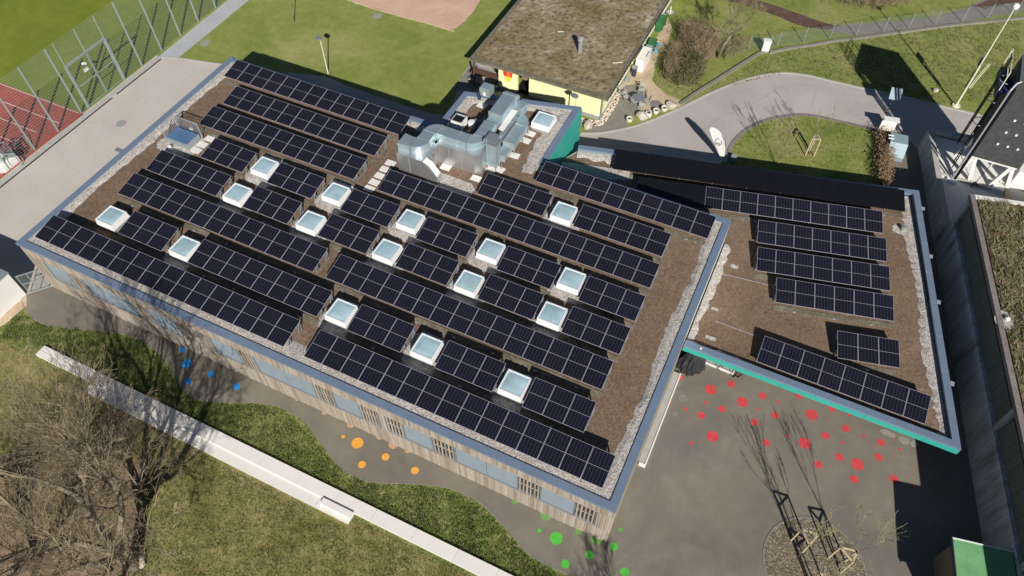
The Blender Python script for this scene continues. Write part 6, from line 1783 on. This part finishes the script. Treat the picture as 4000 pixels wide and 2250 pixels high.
P5 = [((-40.88, 0.35), .5), ((-39.65, -0.14), .02), ((-41.19, 1.54), .5), ((-39.95, 1.08), .02)]
fr = MB()
for i, j in ((0, 1), (0, 2), (2, 3), (1, 3)): fr.bar((P5[i][0][0], P5[i][0][1], P5[i][1] + .05), (P5[j][0][0], P5[j][0][1], P5[j][1] + .05), .05)
fr.build('tube_frame', MAT['galv'], t)

# ================================================================ WHITE CONCRETE SEATING WALL (SOUTH)
seat = thing('seating_wall', 'long white concrete seating wall running through the southern lawn', 'seating wall', (-8, -12, 0))
z1 = .16
x = -25.4; k = 0
e0 = [(-25.4, -12.28 + .0)]
ya, yb = 0, 0
while x < 14:
    L = 2.45 if k % 3 else 2.3
    MB().box(x + .006, -12.38, 0, x + L - .006, -11.66, z1 + .001 * (k % 2)).build('slab', MAT['concrete'], seat)
    x += L; k += 1
x = -20.9; k = 0
while x < -4.7:
    L = min(2.25, -4.62 - x)
    if L < .3: break
    MB().box(x + .006, -12.99, 0, x + L - .006, -12.382, .07 + .001 * (k % 2)).build('lower_slab', MAT['concrete'], seat)
    x += L; k += 1
MB().box(-4.60, -12.99, 0, -2.50, -12.382, .08).build('lower_slab', MAT['concrete'], seat)
MB().box(-4.40, -12.72, .082, -2.50, -12.384, .26).build('backrest_step', MAT['concrete'], seat)

# ================================================================ TREES
bt = (-11.36, -19.76)
bare_tree('big_tree', (bt[0] + .2, bt[1] + .3), 'big bare spreading tree in the leaf litter at the southwest corner', 'tree', 12.6, .34, 7, 11, 5, .64, trunk_h=.16, nb=3, shrink=.715, up_=.10, minr=.0065)
q = (-15.12, -21.90)
bare_tree('big_tree', (q[0] + .8, q[1] - 1.6), 'second bare tree further into the southwest corner', 'tree', 9.0, .22, 7, 23, 4, .60, trunk_h=.2, nb=3, shrink=.70, up_=.10, minr=.006)
bare_tree('lower_tree', (-13.6, -16.2), 'low wide bare bush like tree in front of the big tree', 'tree', 6.4, .10, 6, 31, 6, .95, trunk_h=.08, nb=3, shrink=.74, up_=.08, minr=.005)
bare_tree('lower_tree', (-18.6, -15.4), 'low bare bush like tree near the west end of the white wall', 'tree', 5.0, .09, 6, 37, 6, .95, trunk_h=.08, nb=3, shrink=.74, up_=.08, minr=.005)
bare_tree('shade_tree', (16.6, -19.4), 'bare tree south of the courtyard whose branches shade the green dots', 'tree', 8.6, .20, 6, 41, 4, .5, trunk_h=.2, nb=3, minr=.01)
boulder((-11.01, -19.19), .42, 'tan boulder at the foot of the big bare tree', (1, .9, .6), 21)
# thicket north of the clubhouse path
bare_tree('slope_tree', (3.94, 34.70), 'leaning lichen covered bare tree in the thicket on the bank', 'tree', 6.8, .13, 6, 7, 3, .75, mat='bark_tree', tmat='twig_green', trunk_h=.3, lean=(.5, .6), nb=3, shrink=.72)
bare_tree('slope_tree', (-0.77, 42.75), 'bare tree casting a forked shadow above the thicket', 'tree', 6.0, .12, 5, 17, 3, .7, tmat='twig_green', trunk_h=.25, nb=3)
def thicket(name, outline, label, cat, n, h, mat, seed, leaf=0, group=None, lm='leaf'):
    rs = random.Random(seed)
    P = scatter(outline, n, seed)
    c = (sum(p[0] for p in outline) / len(outline), sum(p[1] for p in outline) / len(outline))
    t = thing(name, label, cat, (c[0], c[1], 0), 0, group)
    mb = MB()
    for p in P:
        H_ = h * rs.uniform(.5, 1.15); d = Vector((rs.uniform(-.35, .35), rs.uniform(-.35, .35), 1)).normalized()
        a = Vector((p[0], p[1], 0)); m_ = a + d * H_ * .5
        e = m_ + (d + Vector((rs.uniform(-.4, .4), rs.uniform(-.4, .4), 0))).normalized() * H_ * .5
        mb.tube([a, m_, e], [.014, .010, .004], 3, cap=False)
        for k in range(5):
            s_ = a.lerp(e, rs.uniform(.25, .95)); q_ = s_ + Vector((rs.uniform(-1, 1), rs.uniform(-1, 1), rs.uniform(0, .9))) * h * .22
            mb.tube([s_, q_], [.007, .003], 3, cap=False)
    mb.build('stems', MAT[mat], t, kind='stuff')
    if leaf:
        rn = np.random.RandomState(seed)
        pp = P[rn.randint(0, len(P), leaf)] + rn.normal(0, .28, (leaf, 2)); z_ = h * rn.beta(2.2, 2.0, leaf)
        a = rn.normal(0, 1, (leaf, 3)); a /= np.linalg.norm(a, axis=1)[:, None]; b = rn.normal(0, 1, (leaf, 3)); b -= a * (a * b).sum(1)[:, None]; b /= np.linalg.norm(b, axis=1)[:, None]
        s_ = rn.uniform(.03, .07, leaf)[:, None]
        C0 = np.concatenate([pp, z_[:, None]], 1)
        V = np.stack([C0 - a * s_, C0 + b * s_ * .6, C0 + a * s_, C0 - b * s_ * .6], 1).reshape(-1, 3)
        me = bpy.data.meshes.new('leaves'); me.from_pydata(V.tolist(), [], [(4 * i, 4 * i + 1, 4 * i + 2, 4 * i + 3) for i in range(leaf)]); me.materials.append(MAT[lm])
        o = bpy.data.objects.new('leaves', me); link(o, t, True); o['kind'] = 'stuff'
    return t
thicket('evergreen_shrub', [(2.02, 29.73), (1.90, 31.37), (2.19, 32.39), (3.14, 31.96), (3.50, 30.43), (2.08, 29.17), (1.68, 29.65)], 'dull green leafy shrub at the south tip of the thicket', 'shrub', 200, 1.9, 'bramble', 3, 7500)
thicket('dark_shrub', [(0.04, 33.16), (0.76, 33.68), (1.39, 32.01), (1.58, 30.79), (1.15, 29.31), (0.52, 30.28), (0.33, 32.12)], 'dark purple brown twiggy shrub by the sandy path', 'shrub', 300, 1.7, 'bramble', 4, 2200, lm='bramble')
thicket('bramble_thicket', [(0.04, 36.43), (1.15, 36.48), (2.11, 36.09), (3.12, 36.20), (3.63, 35.33), (3.57, 33.94), (3.15, 32.58), (2.26, 32.51), (1.20, 33.44), (0.61, 34.81)], 'brown bramble thicket in the middle of the bank', 'thicket', 620, 2.3, 'bramble', 5, 3400, lm='bramble')
thicket('bramble_thicket', [(4.09, 35.54), (5.05, 36.74), (5.95, 36.43), (5.35, 35.60), (4.53, 34.49)], 'thin brown brambles right of the leaning tree', 'thicket', 160, 1.5, 'twig_green', 6, 900, lm='bramble')
thicket('brown_bushes', [(9.55, 48.50), (11.64, 49.75), (17.97, 52.53), (17.60, 49.92), (15.11, 47.67), (12.61, 47.02), (10.22, 46.99)], 'brown leafless bushes above the gravel path at the north edge', 'bushes', 420, 1.3, 'bramble', 8, 3000, lm='bramble')
thicket('dry_hedge', [(17.63, 30.13), (18.00, 30.30), (18.72, 29.81), (19.05, 27.23), (19.34, 24.61), (18.82, 24.36), (18.42, 26.93), (18.21, 29.24)], 'dry reddish brown hedge between the oval lawn and the yard', 'hedge', 300, 1.25, 'hedge', 9, 3800, lm='hedge')
sheet('clay_patch', jagged(smooth_line([(0.01, 36.70), (-0.36, 37.70), (0.03, 38.73), (0.73, 38.91), (1.42, 38.75), (1.66, 37.59), (1.05, 36.81)], 3, True), .1, .4), .012, MAT['sandpit'])
q = (1.53, 37.14)

# young trees with stakes
def staked(tri, base, H_, label, tlabel, treeH, seed, group, lean=(0, 0), sub=True):
    """tripod of stakes joined by crossbars; tri = three foot points"""
    c = (sum(p[0] for p in tri) / 3, sum(p[1] for p in tri) / 3)
    t = thing('stake_frame', label, 'tree stakes', (c[0], c[1], 0), 0, group)
    tops = [Vector((p[0] + (c[0] - p[0]) * .05, p[1] + (c[1] - p[1]) * .05, H_)) for p in tri]
    for p, q_ in zip(tri, tops):
        mb = MB(); mb.tube([(p[0], p[1], 0), tuple(q_)], .045, 8); mb.build('stake', MAT['stake'], t)
    for i in range(3):
        MB().bar(tuple(tops[i]), tuple(tops[(i + 1) % 3]), .10, .04).build('crossbar', MAT['stake'], t)
    bare_tree('young_tree', c, tlabel, 'tree', treeH, .036, 5, seed, 3, .28, 'staked young trees', trunk_h=.32, nb=2, lean=lean, up_=.25, shrink=.76, tmat='twig_green', minr=.008)
g_ = 'stake frames round young trees'
T1 = [(18.77, -3.79), (19.29, -4.47), (19.62, -3.72)]
staked(T1, None, 1.72, 'pale stake frame at the back of the gravel tree pit', 'bare young tree in the back stake frame of the pit', 5.6, 3, g_)
T2 = [(20.69, -3.88), (21.40, -4.37), (21.50, -3.70)]
staked(T2, None, 1.72, 'pale stake frame at the right side of the gravel tree pit', 'bare young tree in the right stake frame of the pit', 5.4, 9, g_, lean=(.35, .1))
q = (20.04, -5.46)
T3 = [(q[0], q[1]), (q[0] + .95, q[1] - .15), (q[0] + .45, q[1] - .85)]
staked(T3, None, 1.72, 'pale stake frame cut by the lower picture edge in the pit', 'bare young tree in the lowest stake frame of the pit', 5.0, 14, g_)
T4 = [(13.27, 25.66), (13.87, 25.87), (13.45, 26.35)]
staked(T4, None, 1.65, 'pale stake frame on the oval lawn by the road', 'bare multi stemmed young tree on the oval lawn', 4.6, 19, g_)
bare_tree('young_tree', (11.6, 23.6), 'thin bare sapling on the oval lawn near the annex', 'tree', 4.6, .03, 5, 77, 5, .2, 'staked young trees', trunk_h=.12, nb=2, up_=.3, minr=.009)

# green felt roofed shed in the courtyard corner
t = thing('garden_shed', 'plywood shed with a pale green felt roof at the lower right corner', 'shed', (27, -3, 0))
S0, S1_ = (25.37, -1.46), (28.04, -0.93)
sd_ = Vector((S1_[0] - S0[0], S1_[1] - S0[1])); sw = sd_.length; sd_.normalize(); sn = Vector((sd_.y, -sd_.x))
def sp_(a, b): return (S0[0] + sd_.x * a + sn.x * b, S0[1] + sd_.y * a + sn.y * b)
MB().prism([sp_(.15, .15), sp_(sw - .15, .15), sp_(sw - .15, 4.0), sp_(.15, 4.0)], 0, 2.38).build('body', MAT['plywood'], t)
MB().prism([sp_(0, 0), sp_(sw, 0), sp_(sw, 4.2), sp_(0, 4.2)], 2.39, 2.5).build('roof', MAT['green_roof'], t)
MB().prism([sp_(-.02, -.05), sp_(sw, -.05), sp_(sw, .0), sp_(-.02, .0)], 2.36, 2.54).build('trim', MAT['white'], t)
MB().prism([sp_(-.06, -.05), sp_(-.005, -.05), sp_(-.005, 4.2), sp_(-.06, 4.2)], 2.36, 2.53).build('trim', MAT['coping_dark'], t)
q = [(25.92, -1.67), (26.46, -0.97), (26.84, -1.95), (26.28, -3.28)]
tag(MB().prism(q, .013, .9).build('plywood_box', MAT['plywood']), 'brown plywood box against the west side of the green roofed shed', 'box')

# ================================================================ GRASS TUFTS
R1_ = [(-27.5, -9.8), (-20, -9.6), (-8, -10.2), (4, -11.4), (8, -12.6), (12, -16), (12, -11.6), (-26, -11.6)]
area1 = [(-28.95, -10.38), (-27.02, -10.59), (-22.78, -9.29), (-20.46, -8.90)] + [(-14.29, -10.73), (-11.23, -9.37)] + [(-9.61, -8.98), (-7.25, -9.71), (-4.92, -10.54), (-2.82, -10.73), (-0.35, -9.68), (2.18, -9.09), (4.84, -9.66)] + [(6.62, -10.48), (8.92, -10.69)] + [(9.5, -15.6), (6, -12.9), (6, -11.8), (-25.5, -11.7), (-28.5, -12.5)]
blades('grass_tufts', scatter(area1, 34000, 1, .9), .12, .026, 'blade', None, 1, .8, 0.0)
blades('dry_tufts', scatter(area1, 9000, 2, .6), .08, .02, 'straw', None, 2, 1.0, 0.0)
area2 = [(-22, -13.2), (-2.4, -13.2), (-2.4, -12.6), (5, -12.6), (9, -19), (-22, -21)]
blades('grass_tufts', scatter(area2, 26000, 5, .7), .07, .018, 'blade', None, 5, .9, 0.004)
blades('dry_tufts', scatter(area2, 9000, 6, .5), .06, .018, 'straw', None, 6, 1.1, 0.004)
area3 = [(-0.62, 32.18), (0.07, 28.75), (3.11, 27.77), (7.74, 36.79), (10.53, 39.69), (17.53, 45.31), (26.99, 51.85), (27.55, 40.72), (21.84, 36.34), (13.54, 35.76), (9.80, 35.24), (4.66, 29.99)]
blades('bank_tufts', scatter(area3, 16000, 7, .7), .10, .028, 'blade', None, 7, .9, 0.0)
blades('dry_tufts', scatter(area3, 9000, 8, .7), .09, .026, 'straw', None, 8, 1.1, 0.0)
blades('oval_tufts', scatter(OV, 9000, 9, .6), .07, .02, 'blade', None, 9, .9, 0.016)
pts = np.stack([np.random.RandomState(1).normal(LIT[0], 3.0, 9000), np.random.RandomState(2).normal(LIT[1], 2.6, 9000)], 1)
blades('fallen_leaves', pts, .03, .035, 'hedge', None, 10, 1.6, 0.012, nb=1)
